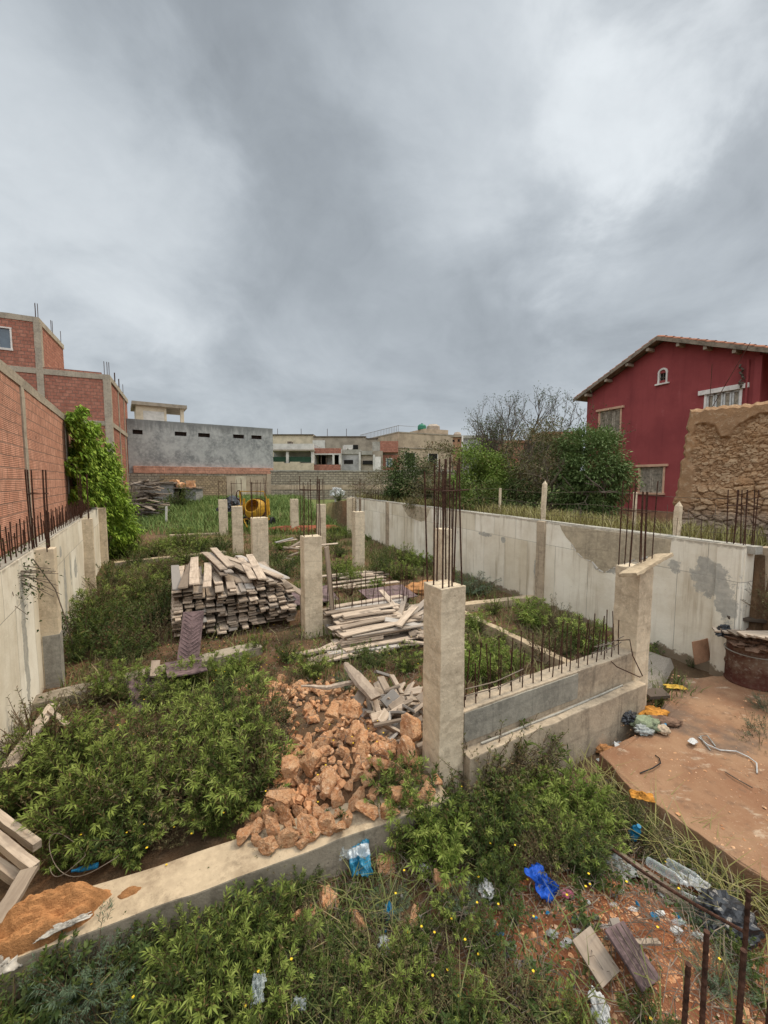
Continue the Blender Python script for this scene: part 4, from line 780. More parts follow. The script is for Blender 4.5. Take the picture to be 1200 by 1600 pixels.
for q in ((735, 925, .75, 1.3, 'grey', 'low grey-green bush spreading at the foot of the white wall'), (830, 975, .75, .9, 'bright', 'fresh green bush in front of the white wall, beside dry brown stalks'), (915, 1012, .85, .95, 'inula', 'largest green bush behind the low rebar wall, against the rear post'), (868, 985, .9, .7, 'dry', 'dry brown bush between two green bushes behind the rebar wall'), (850, 1030, .8, .8, 'dry', 'dark dried bush just behind the rods of the low wall'), (790, 1000, .4, .5, 'inula', 'small bush near the narrow kerb behind the rebar wall'), (880, 1020, .6, .6, 'dark', 'dark green bush close behind the middle of the rebar row')):
    x, y = px2(q[0], q[1], .05); shrub(q[4], x, y, q[2], q[3], q[5])
zone(['bright', 'inula'], [(745, 985), (770, 960), (740, 1060, 1.2), (775, 1070), (800, 1045, .9), (740, 1020), (770, 1030, .8)], 'bright weed bush right of the nearest column, behind the rebar row', 'bushes behind the rebar row', (.42, .6))
zone(['inula', 'bright', 'inula', 'dark', 'dry'], [(640, 1330), (690, 1330), (735, 1320), (785, 1300), (830, 1310), (870, 1290), (910, 1270), (620, 1300), (665, 1290), (720, 1275), (780, 1260, .8), (840, 1255, .8), (890, 1250, .8), (760, 1345, .8), (815, 1350, .7), (870, 1335, .7), (690, 1365, .7), (925, 1310, .7)],
     'bright green leafy shrub in the patch right of the nearest column', 'shrubs right of the nearest column', (.40, .70))
zone(['dry', 'tall', 'dry'], [(760, 1220), (790, 1225, 1.1), (820, 1215, .9), (745, 1240, .9), (850, 1200, .8), (770, 1245), (800, 1200, .9)], 'tall reddish-brown stalky shrub before the low wall', 'brown stalks before the low wall', (.75, .98))
zone(['inula', 'inula', 'dark'], [(300, 1500), (345, 1490), (390, 1480), (430, 1495), (320, 1545), (375, 1540), (420, 1550), (270, 1530, .8), (290, 1580), (350, 1590), (410, 1600), (455, 1520, .7), (230, 1575, .7), (440, 1450, .7)],
     'leafy shrub at the bottom edge in front of the kerb', 'shrubs in front of the kerb', (.34, .54))
zone(['dry', 'dark', 'inula', 'dry', 'weed'], [(650, 1570), (700, 1580), (745, 1600), (800, 1590), (720, 1630), (850, 1610), (770, 1650), (620, 1610), (560, 1630), (840, 1570, .7), (690, 1540, .6), (500, 1600), (900, 1620, .7), (790, 1540, .6)],
     'loose leafy weed in the bottom centre of the trench', 'weeds at the bottom of the trench', (.26, .42))
zone(['weed', 'grey', 'dark'], [(190, 1560), (130, 1560), (240, 1500, .8), (90, 1590), (160, 1610), (40, 1600), (220, 1620), (300, 1440, .6), (200, 1500, .6), (120, 1520, .7), (360, 1415, .5), (470, 1400, .6), (540, 1440, .5), (610, 1420, .6), (660, 1460, .6), (580, 1500, .6), (720, 1420, .7), (770, 1400, .7), (800, 1440, .6), (930, 1350, .6), (960, 1290, .5), (905, 1460, .45), (1090, 1440, .6), (1150, 1500, .7), (1190, 1560, .8), (1120, 1560, .7), (1010, 1620, .6)],
     'low dark weed scattered along the foreground trench', 'low weeds along the trench', (.34, .5))
zone(['bright', 'inula'], [(180, 1085, 1.1), (215, 1095), (285, 1075), (310, 1068), (345, 1060), (395, 1075, .8), (330, 1040, .8), (250, 1105), (375, 1050, .8)], 'fresh green plant around the purple boards', 'plants around the purple boards', (.42, .58))
zone(['dry', 'dark', 'dry', 'inula'], [(600, 1490), (650, 1500), (560, 1560), (620, 1540), (690, 1490), (530, 1500), (640, 1580), (580, 1600), (490, 1560), (760, 1480), (460, 1460), (710, 1440)], 'brown dried weed tangle in the middle of the trench', 'dry tangles in the trench', (.22, .42))
zone(['dry', 'dark'], [(930, 1330), (900, 1340), (955, 1300), (975, 1280), (860, 1370), (790, 1380), (1000, 1310), (915, 1375)], 'straggling half-dry weed beside the rubbish along the slab', 'straggling weeds by the slab', (.25, .45))
zone(['dry', 'tall', 'weed'], [(120, 1512), (165, 1490), (215, 1470), (270, 1448), (320, 1425), (370, 1405), (425, 1380), (480, 1358), (520, 1340), (240, 1465), (395, 1390)], 'thin weed growing up against the front face of the sloping kerb', 'weeds against the front kerb', (.22, .42))
zone(['dry', 'inula'], [(150, 1345), (210, 1338), (275, 1322), (340, 1300), (395, 1280), (100, 1350)], 'low plant leaning over the back edge of the front kerb', 'plants behind the front kerb', (.3, .5))
zone(['dry'], [(20, 1175), (60, 1160), (110, 1165), (150, 1100), (205, 1060)], 'dry twiggy weed near the foot of the white wall', 'dry weeds by the white wall', (.5, .7))
zone(['weed', 'bright'], [(1030, 1015), (1050, 1010), (1080, 1030), (1010, 1010)], 'small weed on the gravel at the foot of the white wall', 'weeds on the gravel', (.25, .4), .1)
zone(['dry', 'grey'], [(1180, 1130), (1200, 1110), (1190, 1160), (1205, 1150)], 'dry weed on the earth beside the rusty drum', 'weeds beside the drum', (.35, .5), .1)
x, y = px2(328, 783, 1.2); shrub('dark', x, 31, 1.9, 2.0, 'round dark bush alone against the stone boundary wall')
# branch of a bush reaching over the left wall
t = thing('overhanging_bush', 'small-leaved dark branch reaching in front of the white wall at the left edge', 'bush', (-4.82, 4.9, 1.86))
n = 900; P = np.stack([rng.normal(.08, .13, n), rng.normal(.0, .25, n), rng.normal(-.0, .2, n)], 1); P[:, 0] += .35*np.clip(-P[:, 2], -.2, .5)
link('foliage', leaves('foliage', P, unit(n)+np.array([[.3, 0, -.3]]), unit(n)+np.array([[0, 0, 1.]]), rng.uniform(.03, .06, n), rng.uniform(.018, .03, n), M['leaf_d']), t)
sub('branch', t, M['bark'], lambda b: [b.tube([(-.45, uni(-.2, .2), .3), (0, uni(-.3, .3), .15), (uni(.2, .5), uni(-.5, .5), uni(-.45, .1))], [.014, .01, .004], 4) for i in range(22)])
# --- trees
def limbs(b, p, d, ln, r, depth, tips, rd, spread=.6, up=.1):
    pts = [p]; q = p.copy(); dd = d.copy()
    for k in range(4):
        dd = (dd+Vector((rd.gauss(0, .14), rd.gauss(0, .14), rd.gauss(0, .1)+up*.3))).normalized(); q = q+dd*ln/4; pts.append(q)
    b.tube(pts, [r, r*.9, r*.8, r*.72, r*.62], 5 if depth > 1 else 4, False)
    if depth == 0: tips.append((pts[-1], dd)); tips.append((pts[2], dd)); return
    for k in range(rd.choice([2, 3, 3])):
        at_ = pts[rd.choice([2, 3, 4, 4])]; nd = (dd+Vector((rd.gauss(0, spread), rd.gauss(0, spread), rd.gauss(up, spread*.6)))).normalized(); limbs(b, at_, nd, ln*rd.uniform(.6, .85), r*.6, depth-1, tips, rd, spread, up)
def tree(label, x, y, z, H, W, n, ll, mat, seed, trunk=.35, shell=.5, clumps=26, bark='bark', name='tree', low=.25, depth=3):
    rd = random.Random(seed); r = np.random.default_rng(seed); t = thing(name, label, 'tree', (x, y, z)); b = MB(); tips = []
    for k in range(rd.choice([2, 3])): limbs(b, Vector((rd.uniform(-.1, .1), rd.uniform(-.1, .1), -.2)), Vector((rd.gauss(0, .25), rd.gauss(0, .25), 1))+Vector((0, 0, 0)), H*.30, .045*H**.5, depth, tips, rd)
    b.build('trunk', M[bark], t)
    cz = H*(low+1)/2; c = np.array([0, 0, cz]); s = np.array([W/2, W/2, H*(1-low)/2]); dirs = nrm(r.normal(size=(clumps, 3))); rad = r.uniform(shell, 1, clumps)**.6; cc = c+dirs*s*rad[:, None]*.82
    k = r.integers(0, clumps, n); cl = r.uniform(.7, 1.3, clumps)[:, None]; off = nrm(r.normal(size=(n, 3)))*(r.uniform(0, 1, (n, 1))**.5)*W*.17*cl[k]*np.array([[1, 1, .75]]); P = cc[k]+off
    D = nrm(off+.4*(P-c)+r.normal(0, .12*W, (n, 3))); L = ll*r.uniform(.6, 1.3, n); link('crown', leaves('crown', P, D, np.array([[0, 0, 1.]])+r.normal(0, .5, (n, 3)), L, L*.42, M[mat], .12, .25), t); return t
tree('round dense dark green tree in front of the red house', 7.12, 13.9, 1.15, 4.1, 2.8, 30000, .105, 'leaf_t', 3, clumps=75, shell=.3, low=.03)
tree('bright green bushy tree in the middle of the overgrown garden', 3.7, 16.6, 1.1, 3.75, 3.0, 11000, .12, 'leaf_b', 4, low=.05, clumps=46, shell=.3)
tree('brownish green tree nearest the beige house, over the far end of the white wall', 1.3, 20.5, 1.1, 4.0, 3.3, 10000, .13, 'leaf_d', 5, low=.05, clumps=46, shell=.3)
tree('half-dry grey thorn tree beside the brownish green tree', 2.9, 19.5, 1.1, 4.3, 2.8, 3600, .12, 'leaf_br', 6, low=.1, bark='twig', depth=4)
tree('fresh green tree right of the middle of the garden', 5.2, 17.5, 1.1, 3.7, 3.2, 11000, .12, 'leaf', 7, low=.05, clumps=46, shell=.3)
tree('brown leafless thicket between the green trees and the round tree', 5.75, 15.2, 1.1, 4.7, 3.0, 9000, .09, 'leaf_br', 8, low=.05, bark='twig', depth=5)
tree('dark brown bramble close behind the far end of the white wall', .1, 22.5, 1.2, 2.6, 3.6, 4200, .09, 'leaf_br', 9, low=.0, bark='twig', depth=4)
tree('thin twiggy thorn tree against the block wall', -2.0, 36, 1.2, 3.2, 4.4, 700, .1, 'leaf_br', 10, low=.2, bark='twig', depth=4)
tree('low green bush under the bright garden tree', 3.1, 14.3, 1.35, 1.9, 2.5, 5500, .10, 'leaf', 11, low=.0, depth=2)
tree('low dark bush in front of the fresh green tree', 4.7, 14.6, 1.3, 1.9, 2.3, 5500, .10, 'leaf_d', 12, low=.0, depth=2)
tree('low tangled bush left of the round tree', 6.3, 13.0, 1.3, 1.9, 1.6, 3600, .09, 'leaf_d', 13, low=.0, bark='twig', depth=3)
tree('olive green tree seen over the garden beside the red house', 9.0, 22.5, 1., 4.7, 3.2, 7000, .15, 'leaf_d', 14, low=.3, depth=3)
tree('tangled grey bush in the gap between the beige house tree and the thorn tree', 1.9, 16.2, 1.4, 2.1, 2.4, 4200, .10, 'leaf_br', 15, low=.0, bark='twig', depth=4)
# the sparse tall tree against the sky
t = thing('bare_tree', 'tall sparse tree with thin bare branches against the sky, left of the red house', 'tree', (6.75, 20.5, 1.)); rd = random.Random(21); b = MB(); tips = []
for k, (dx, dy, ln) in enumerate([(-.62, 0, 1.95), (-.3, .1, 2.25), (.0, -.1, 2.3), (.22, .1, 2.25), (.42, 0, 2.0), (-.95, .1, 1.75), (.12, .2, 2.1), (-.15, -.2, 2.2), (.6, .1, 1.6)]): limbs(b, Vector((rd.uniform(-.15, .15), rd.uniform(-.15, .15), -.1+.8)), Vector((dx, dy, 1)).normalized(), ln*.97, .075, 5, tips, rd, .42, .14)
b.tube([(0, 0, -.3), (.02, 0, .5), (0, .03, 1.0)], [.16, .13, .12], 8); b.build('trunk', M['bark'], t)
tp = np.array([p for p, d in tips]); k = rng.integers(0, len(tp), 5500); P = tp[k]+rng.normal(0, .08, (5500, 3)); P = P[P[:, 2] > 1.5]; m = len(P)
link('crown', leaves('crown', P, unit(m), unit(m), rng.uniform(.05, .10, m), rng.uniform(.03, .05, m), M['leaf_d']), t)
# creeper over the end of the brick wall
t = thing('creeper', 'bright green creeper cascading over the end of the brick wall', 'creeper', LW0+LWD*11.2+LWN*.3, rzL)
n = 26000; a = rng.uniform(0, 1, n); bx = rng.uniform(0, 1, n); X = -3.1+a*7.2; top = 5.18-2.7*np.clip(a-.2, 0, 1)**1.25+.2*np.sin(a*23)+.12*np.sin(a*57)
free = np.clip((X+1.2)/1.3, 0, 1); bot = 2.3*(1-free)+.05; Z = bot+(top-bot)*bx
dep = .12-(.15+1.32*np.clip(1-Z/5.5, 0, 1)**.75*free*(1-.35*np.clip(1-Z/.9, 0, 1)))*(1-.5*np.clip((a-.6)/.4, 0, 1))
dep += .17*np.sin(X*4.1+Z*2.3)+.14*np.sin(Z*5.3-X*2.7)+.16*np.sin(X*9+Z*8)+.10*np.sin(X*19-Z*13); dep *= rng.uniform(.72, 1.04, n)
Pc = np.stack([X+rng.normal(0, .06, n), dep+rng.normal(0, .06, n), Z], 1)
Dc = np.stack([rng.normal(0, .6, n), -rng.uniform(.2, 1, n), rng.normal(-.6, .5, n)], 1); L = rng.uniform(.10, .19, n)
link('foliage', leaves('foliage', Pc, Dc, np.array([[0, -.7, .8]])+rng.normal(0, .4, (n, 3)), L, L*.55, M['leaf_c'], .1, .3), t)
sub('vine_stems', t, M['stem'], lambda b: [b.tube([(x, -.1, 0), (x+uni(-.2, .2), -.25, 1.2), (x+uni(-.3, .3), -.35, 2.2), (x+uni(-.3, .3), -.2, 3.0)], .02, 5) for x in np.linspace(-.6, 2.8, 14)])
# --- ground cover
def scatter(n, xr, yr, test):
    out = []
    while len(out) < n:
        x, y = random.uniform(*xr), random.uniform(*yr); d = test(x, y)
        if random.random() < d: out.append((x, y, gh(x, y)))
    return np.array(out)
inpit = lambda x, y: 1 if sR(x, y) < -.02 and sL(x, y) < -.05 else 0
def patchy(x, y, s=.7, o=0): return sstep(-.15, .35, noise.noise(Vector((x*s, y*s, o)))+.1)
P = scatter(26000, (-22, 3), (22.5, 40), lambda x, y: (.35+.65*patchy(x, y, .5, 3))*(1 if sR(x, y) < 0 else 0)); n = len(P)
tag(link('field_grass', blades('field_grass', P, rng.uniform(.25, .6, n), rng.uniform(.012, .03, n), rng.uniform(.1, .9, n), M['grass_f'])), 'tall green grass filling the back of the plot before the boundary walls', 'grass', kind='stuff')
P = scatter(26000, (-12, 4.5), (5, 24), lambda x, y: inpit(x, y)*(patchy(x, y, .8, 1)*.9+.1)*(1 if (x-K0.x)*KN.x+(y-K0.y)*KN.y < -.4 and heap(x, y) == 0 else 0)); n = len(P)
tag(link('pit_grass', blades('pit_grass', P, rng.uniform(.06, .34, n), rng.uniform(.004, .012, n), rng.uniform(.1, 1.2, n), M['grass'])), 'patchy grass and seedlings over the floor of the pit', 'grass', kind='stuff')
P = scatter(3400, (-2.6, 3.2), (1.2, 3.9), lambda x, y: (1 if (x-K0.x)*KN.x+(y-K0.y)*KN.y > .06 and (x-2.65)*V.x+(y-3.25)*V.y < .05 else 0)*max(.02, patchy(x, y, 1.3, 7)*(1-.97*math.exp(-((x-1.75)**2+(y-2.3)**2)/.75)))); n = len(P)
tag(link('trench_grass', blades('trench_grass', P, rng.uniform(.05, .32, n), rng.uniform(.0025, .006, n), rng.uniform(.2, 1.6, n), M['grass'])), 'thin bending grass in the foreground trench', 'grass', kind='stuff')
P = scatter(7000, (-2.6, 3.2), (1.2, 4.0), lambda x, y: (1 if (x-K0.x)*KN.x+(y-K0.y)*KN.y > .06 and (x-2.65)*V.x+(y-3.25)*V.y < .0 else 0)*max(.03, patchy(x, y, 1.1, 17)*(1-.93*math.exp(-((x-1.8)**2+(y-2.35)**2)/.5)))); n = len(P); P[:, 2] += rng.uniform(.0, .10, n)
tag(link('trench_weeds', leaves('trench_weeds', P, unit(n)+np.array([[0, 0, .6]]), np.array([[0, 0, 1.]])+rng.normal(0, .4, (n, 3)), rng.uniform(.02, .06, n), rng.uniform(.012, .026, n), M['leaf_d'])), 'small-leaved creeping weeds over the foreground trench', 'weeds', kind='stuff')
P = scatter(9000, (-8, 4.2), (4, 14), lambda x, y: inpit(x, y)*patchy(x, y, 1., 27)*(1 if (x-K0.x)*KN.x+(y-K0.y)*KN.y < -.5 and heap(x, y) == 0 else 0)); n = len(P); P[:, 2] += rng.uniform(0, .14, n)
tag(link('pit_weeds', leaves('pit_weeds', P, unit(n)+np.array([[0, 0, .6]]), np.array([[0, 0, 1.]])+rng.normal(0, .4, (n, 3)), rng.uniform(.03, .09, n), rng.uniform(.016, .035, n), M['leaf_d'])), 'small-leaved weeds over the floor of the pit', 'weeds', kind='stuff')
P = scatter(330, (2.1, 3.05), (2.2, 4.4), lambda x, y: math.exp(-(((x-2.65)*V.x+(y-3.25)*V.y+.12)/.14)**2)); n = len(P)
tag(link('edge_grass', blades('edge_grass', P, rng.uniform(.15, .45, n), rng.uniform(.003, .006, n), rng.uniform(.4, 1.8, n), M['grass_y'])), 'dry straw-coloured grass along the edge of the slab', 'grass', kind='stuff')
P = scatter(24000, (-2, 16), (7, 24), lambda x, y: (1 if .35 < sR(x, y) < 6 else 0)*(.3+.7*patchy(x, y, .6, 5))); n = len(P)
tag(link('verge_grass', blades('verge_grass', P, rng.uniform(.12, .5, n), rng.uniform(.004, .010, n), rng.uniform(.1, 1.2, n), M['grass_y'])), 'yellowing grass along the fence above the white wall', 'grass', kind='stuff')
# small yellow flowers
P = np.concatenate([scatter(170, (-3.2, 1.), (2., 8), lambda x, y: inpit(x, y)*patchy(x, y, 1.2, 9)), scatter(16, (.6, 2.4), (1.9, 3.2), lambda x, y: 1.)]); n = len(P); P[:, 2] += rng.uniform(.1, .3, n); q = np.repeat(P, 6, 0); a = np.tile(np.arange(6)*PI/3, n)
tag(link('yellow_flowers', leaves('yellow_flowers', q, np.stack([np.cos(a), np.sin(a), .3+0*a], 1), np.tile([[0, 0, 1.]], (6*n, 1)), np.full(6*n, .010), np.full(6*n, .008), M['flower'], .05, .05)), 'tiny yellow flowers dotted through the weeds', 'flowers', kind='stuff')
# twigs and stones lying about
def litter(name, n, test, xr, yr, f, mat, label, cat):
    P = scatter(n, xr, yr, test); b = MB()
    for p in P: f(b, Vector(p))
    tag(b.build(name, mat), label, cat, kind='stuff')
tren = lambda x, y: (1 if (x-K0.x)*KN.x+(y-K0.y)*KN.y > .05 and (x-2.65)*V.x+(y-3.25)*V.y < .1 else 0)
def peb(b, p):
    s = uni(.003, .010)*(1 if random.random() < .93 else 2.6); vs = [p+Vector((math.cos(t)*s*uni(.7, 1.2), math.sin(t)*s*uni(.7, 1.2), uni(-.2, .3)*s)) for t in [k*PI/3 for k in range(6)]]+[p+Vector((0, 0, s*uni(.6, .9)))]
    b.add(vs, [(k, (k+1) % 6, 6) for k in range(6)])
litter('pebbles', 3600, lambda x, y: tren(x, y)*math.exp(-((x-1.75)**2+(y-2.3)**2)/.6), (0, 3), (1.4, 3.4), peb, M['rock'], 'reddish pebbles strewn over the bare earth of the trench', 'pebbles')
litter('loose_stones', 1800, lambda x, y: inpit(x, y)*(1 if (x-K0.x)*KN.x+(y-K0.y)*KN.y < -.4 else 0), (-5, 3.4), (3.5, 8.5), peb, M['rock'], 'loose small stones over the pit floor', 'stones')
def twg(b, p):
    a = uni(0, 6.28); l = uni(.08, .3); z = uni(.0, .08); q = p+Vector((math.cos(a)*l, math.sin(a)*l, uni(-.02, .12))); b.tube([p+Vector((0, 0, z)), (p+q)/2+Vector((uni(-.03, .03), uni(-.03, .03), z+.02)), q], uni(.0015, .003), 3, False)
litter('dry_twigs', 3200, lambda x, y: tren(x, y), (-2.5, 3), (1.3, 4.), twg, M['twig'], 'dry twigs and stalks tangled through the trench', 'twigs')
litter('dry_twigs', 2200, lambda x, y: inpit(x, y)*(1 if (x-K0.x)*KN.x+(y-K0.y)*KN.y < -.4 else 0), (-5, 3.4), (3.3, 9), twg, M['twig'], 'dry twigs and stalks tangled through the pit', 'twigs')

P = []
while len(P) < 900:
    x, y = uni(2.5, 5.6), uni(2.6, 6.0); a = (x-2.65)*V.x+(y-3.25)*V.y
    if a > .05 and random.random() < .15+.85*patchy(x, y, 1.5, 33): P.append((x, y, .10))
b = MB()
for p in P: peb(b, Vector(p))
tag(b.build('slab_crumbs', M['rock']), 'crumbs of earth and stone scattered over the reddish slab', 'crumbs', kind='stuff')

zone(['bright', 'inula', 'dry', 'dark'], [(370, 1050), (400, 1045), (425, 1060), (450, 1035), (390, 1080), (420, 1085), (460, 1075), (350, 1085), (380, 1025), (405, 1020), (445, 1010)], 'small weed in the gap between the tall lumber pile and the stone heap', 'weeds before the tall lumber pile', (.22, .42))
zone(['dark', 'inula', 'dry', 'bright'], [(480, 905), (470, 930), (560, 860), (575, 845), (500, 835), (640, 905), (660, 900), (430, 850), (470, 845), (700, 905), (545, 930), (590, 920)], 'low weed between the rear columns', 'weeds between the rear columns', (.4, .65))
# ------------------------------------------------------------------ planks
def plank_mesh(w, h, L, mat, seed):
    b = MB(); b.span((-w/2, 0, -h/2), (w/2, L, h/2)); me = b.mesh('plank', mat); bm = bmesh.new(); bm.from_mesh(me)
    bmesh.ops.subdivide_edges(bm, edges=[e for e in bm.edges if e.calc_length() > .5], cuts=5, use_grid_fill=True)
    rd = random.Random(seed); c1, c2 = rd.gauss(0, .006), rd.gauss(0, .006)
    for v in bm.verts:
        t = v.co.y/L; v.co.z += c1*4*t*(1-t); v.co.x += c2*4*t*(1-t); v.co += noise.noise_vector(v.co*9+Vector((seed*3, 0, 0)))*.004
        if t < .01 or t > .99: v.co.y += noise.noise(Vector((v.co.x*20, v.co.z*20, seed)))*.03
    bmesh.ops.bevel(bm, geom=[e for e in bm.edges if e.is_boundary is False and e.calc_face_angle(0) > 1], offset=.004, segments=1, affect='EDGES')
    bm.to_mesh(me); bm.free(); return me
PL = [plank_mesh(w, h, L, M['wood'], i) for i, (w, h, L) in enumerate([(.165, .034, 2.3), (.15, .032, 2.1), (.175, .03, 2.5), (.12, .036, 2.2), (.165, .026, 2.4), (.16, .034, 1.9), (.10, .04, 2.3), (.17, .034, 2.0)])]
PS = [plank_mesh(w, h, L, M['wood'], 20+i) for i, (w, h, L) in enumerate([(.15, .032, 1.5), (.13, .03, 1.3), (.16, .028, 1.7), (.12, .036, 1.1), (.14, .032, .8)])]
PD = [plank_mesh(w, h, L, M['wood_d'], 40+i) for i, (w, h, L) in enumerate([(.15, .05, 1.5), (.13, .05, 1.3), (.18, .05, 1.1), (.12, .07, .8)])]
PC = [plank_mesh(w, h, L, M['wood'], 60+i) for i, (w, h, L) in enumerate([(.10, .035, .26), (.08, .05, .18), (.12, .03, .36), (.06, .04, .30), (.14, .03, .22), (.05, .03, .45)])]
def plank(me, p, d, roll=0., label='', group=None, name='plank', cat='plank'):
    """near end at p, running along d"""
    d = Vector(d).normalized(); x = d.cross(Vector((0, 0, 1))); x = x.normalized() if x.length > .05 else Vector((1, 0, 0)); z = x.cross(d)
    m = Matrix((x, d, z)).transposed() @ Matrix.Rotation(roll, 3, 'Y'); o = link(name, me, None, p, m.to_euler()); return tag(o, label, cat, group)
P0 = Vector((-3.98, 7.38, 0)); LB, GB = 'weathered plank stacked in the tall lumber pile beside the column', 'planks of the tall lumber pile'
for c in range(12):
    x = .09+c*.197; ytop = [1.0, 1.04, 1.0, .80, .98, .96, .92, .95, .98, 1.0, .94, .8, .6][c]; z = .14
    while z < ytop:
        off = uni(-.10, .14)+(.12 if z > .55 else 0)*(c < 5)+.10*math.sin(z*9+c*.7)+z*.12
        if random.random() < .17: off += uni(.2, .5)
        me = random.choice(PL); h = me.vertices and .045
        p = P0+V*(x+uni(-.03, .03))+U*off+Vector((0, 0, z)); plank(me, p, U+V*(uni(-.05, .05))+Vector((0, 0, uni(-.01, .012))), uni(-.05, .05), LB, GB); z += uni(.037, .049)+(.03 if random.random() < .05 else 0)
for (x, z, o, k) in ((.2, 1.06, .05, .1), (.4, 1.1, .1, .02), (.62, 1.05, -.05, .05), (.98, 1.08, .7, -.1), (1.1, 1.12, .75, -.12), (1.0, 1.16, .9, -.15), (1.15, 1.2, 1.0, -.1), (1.5, 1.06, .2, 0), (1.68, 1.06, .12, .03)):
    plank(random.choice(PL[:3]), P0+V*x+U*o+Vector((0, 0, z)), U+V*k+Vector((0, 0, .03)), uni(-.08, .08), 'loose plank lying on top of the tall lumber pile', 'loose planks on the tall pile')
for (a, z, e, lab) in ((2.08, 1.02, .42, 'longest pale plank slanting across the top right of the tall lumber pile'), (2.2, .98, .30, 'broad plank slanting beneath the longest one on the tall lumber pile'), (1.75, 1.0, .33, 'slanting plank left of the longest one on the tall lumber pile'), (1.95, .93, .2, 'lower slanting plank at the right shoulder of the tall lumber pile')):
    plank(PL[2], P0+V*a+U*(.25)+Vector((0, 0, z)), U-V*e+Vector((0, 0, .06)), uni(-.1, .1), lab)
plank(PL[0], P0+V*2.52+U*(-.05)+Vector((0, 0, .64)), U-V*.28+Vector((0, 0, .14)), .1, 'plank sloping down from the tall lumber pile onto the upright board by the column')
b = MB(); b.span((-.02, -.09, 0), (.02, .09, .62)); me = b.mesh('board', M['wood']); bm_edit(me, maxlen=.15, amp=.006, sc=8); tag(link('board', me, None, P0+V*2.5+U*.02+Vector((0, 0, .03)), (0, 0, SITE+.3)), 'short board standing upright at the right end of the tall lumber pile', 'board')
for y in (.3, 1.5):
    plank(PL[0], P0+V*.02+U*y+Vector((0, 0, .09)), V, 0, 'bearer under the tall lumber pile, lying crosswise', 'bearers under the tall pile')
LB2, GB2 = 'grey weathered plank in the low stack left of the nearest column', 'planks of the low stack'
for (o, nx, nz, dz) in ((Vector((-.92, 7.62, 0)), 5, 11, .038), (Vector((-.72, 7.02, 0)), 4, 8, .038)):
    for j in range(nx):
        for k in range(nz-(j % 2)):
            plank(random.choice(PS), o+U*(j*.16)+V*uni(-.12, .16)+Vector((0, 0, .07+k*dz+uni(-.004, .004))), V+U*uni(-.07, .07)+Vector((0, 0, uni(-.02, .02))), uni(-.06, .06), LB2, GB2, 'short_plank', 'short plank')
for i in range(20):
    a = uni(-.6, 1.6); plank(random.choice(PS[3:]), Vector((.28, 7.3, 0))+U*uni(-.3, .9)+V*uni(-.1, .5)+Vector((0, 0, uni(.1, .42))), U*math.sin(a)+V*math.cos(a)*.5+Vector((0, 0, uni(-.25, .25))), uni(-.4, .4), 'short plank tumbled at the right end of the low stack', 'tumbled short planks', 'short_plank', 'short plank')
for i in range(16):
    plank(random.choice(PS), Vector((-1.0, 6.8, 0))+V*uni(-.5, .9)+U*uni(-.35, .4)+Vector((0, 0, .06+uni(0, .08))), V+U*uni(-.35, .35)+Vector((0, 0, uni(-.03, .05))), uni(-.1, .1), 'plank fallen in front of the low stack', 'planks fallen before the low stack', 'short_plank', 'short plank')
for i in range(16):
    x, y = px2(uni(500, 540), uni(905, 930)); plank(random.choice(PS), Vector((x, y, .1+.03*(i % 5))), V+U*uni(-.15, .15), uni(-.05, .05), 'pale plank lying by the purple sheet behind the low stack', 'planks by the purple sheet', 'short_plank', 'short plank')
for i in range(9):
    x, y = px2(uni(430, 470), uni(865, 880)); plank(random.choice(PS), Vector((x, y, .15+.05*i)), U*uni(-.6, .4)+V*uni(.4, 1)+Vector((0, 0, uni(-.2, .25))), uni(-.2, .2), 'loose plank in the small pile left of the column between the lumber piles', 'planks of the small rear pile', 'short_plank', 'short plank')
plank(PS[2], Vector((-1.02, 8.05, .05)), Vector((-.10, .1, 1)), .4, 'plank leaning steeply against the side of the column between the lumber piles')
def sheet(name, label, c, sx, sy, rot, mat, th=.02, cat='board'):
    b = MB(); b.span((-sx/2, -sy/2, -th/2), (sx/2, sy/2, th/2)); me = b.mesh(name, mat); bm_edit(me, bevel=.003, maxlen=.12, amp=.008, sc=4, seed=int(sx*50)); return tag(link(name, me, None, c, rot), label, cat)
sheet('formwork_board', 'purple formwork board lying across the kerb before the lumber pile', (-3.02, 5.92, .27), .52, .78, (R(-7), R(3), SITE+.1), M['ply'])
o = sheet('formwork_board', 'narrow purple board with a tread pattern leaning on the lumber pile', (-3.32, 6.75, .45), .34, .85, (R(48), 0, SITE-.2), M['ply'])
b = MB()
for k in range(12):
    for s in (-1, 1): b.box((s*.075, -.38+k*.068, .013), (.15, .014, .008), (0, 0, s*R(38)))
b.build('tread', M['plyl'], o)
sheet('formwork_board', 'purple board sloping down from the kerb into the weeds', (-3.30, 5.45, .10), .46, .8, (R(22), R(-6), SITE+.2), M['ply'])
sheet('formwork_board', 'purple-grey sheet on the ground between the column and the rear planks', (.10, 10.3, .16), 1.3, .9, (R(6), 0, SITE), M['ply'])
sheet('formwork_board', 'dark purple sheet half hidden between the tall lumber pile and its column', (-1.85, 10.0, .2), 1.2, .9, (R(10), 0, SITE), M['ply'])
plank(PC[2], Vector((-3.32, 5.62, .27)), U+Vector((0, 0, .25)), .2, 'pale short plank resting on the edge of the purple board')
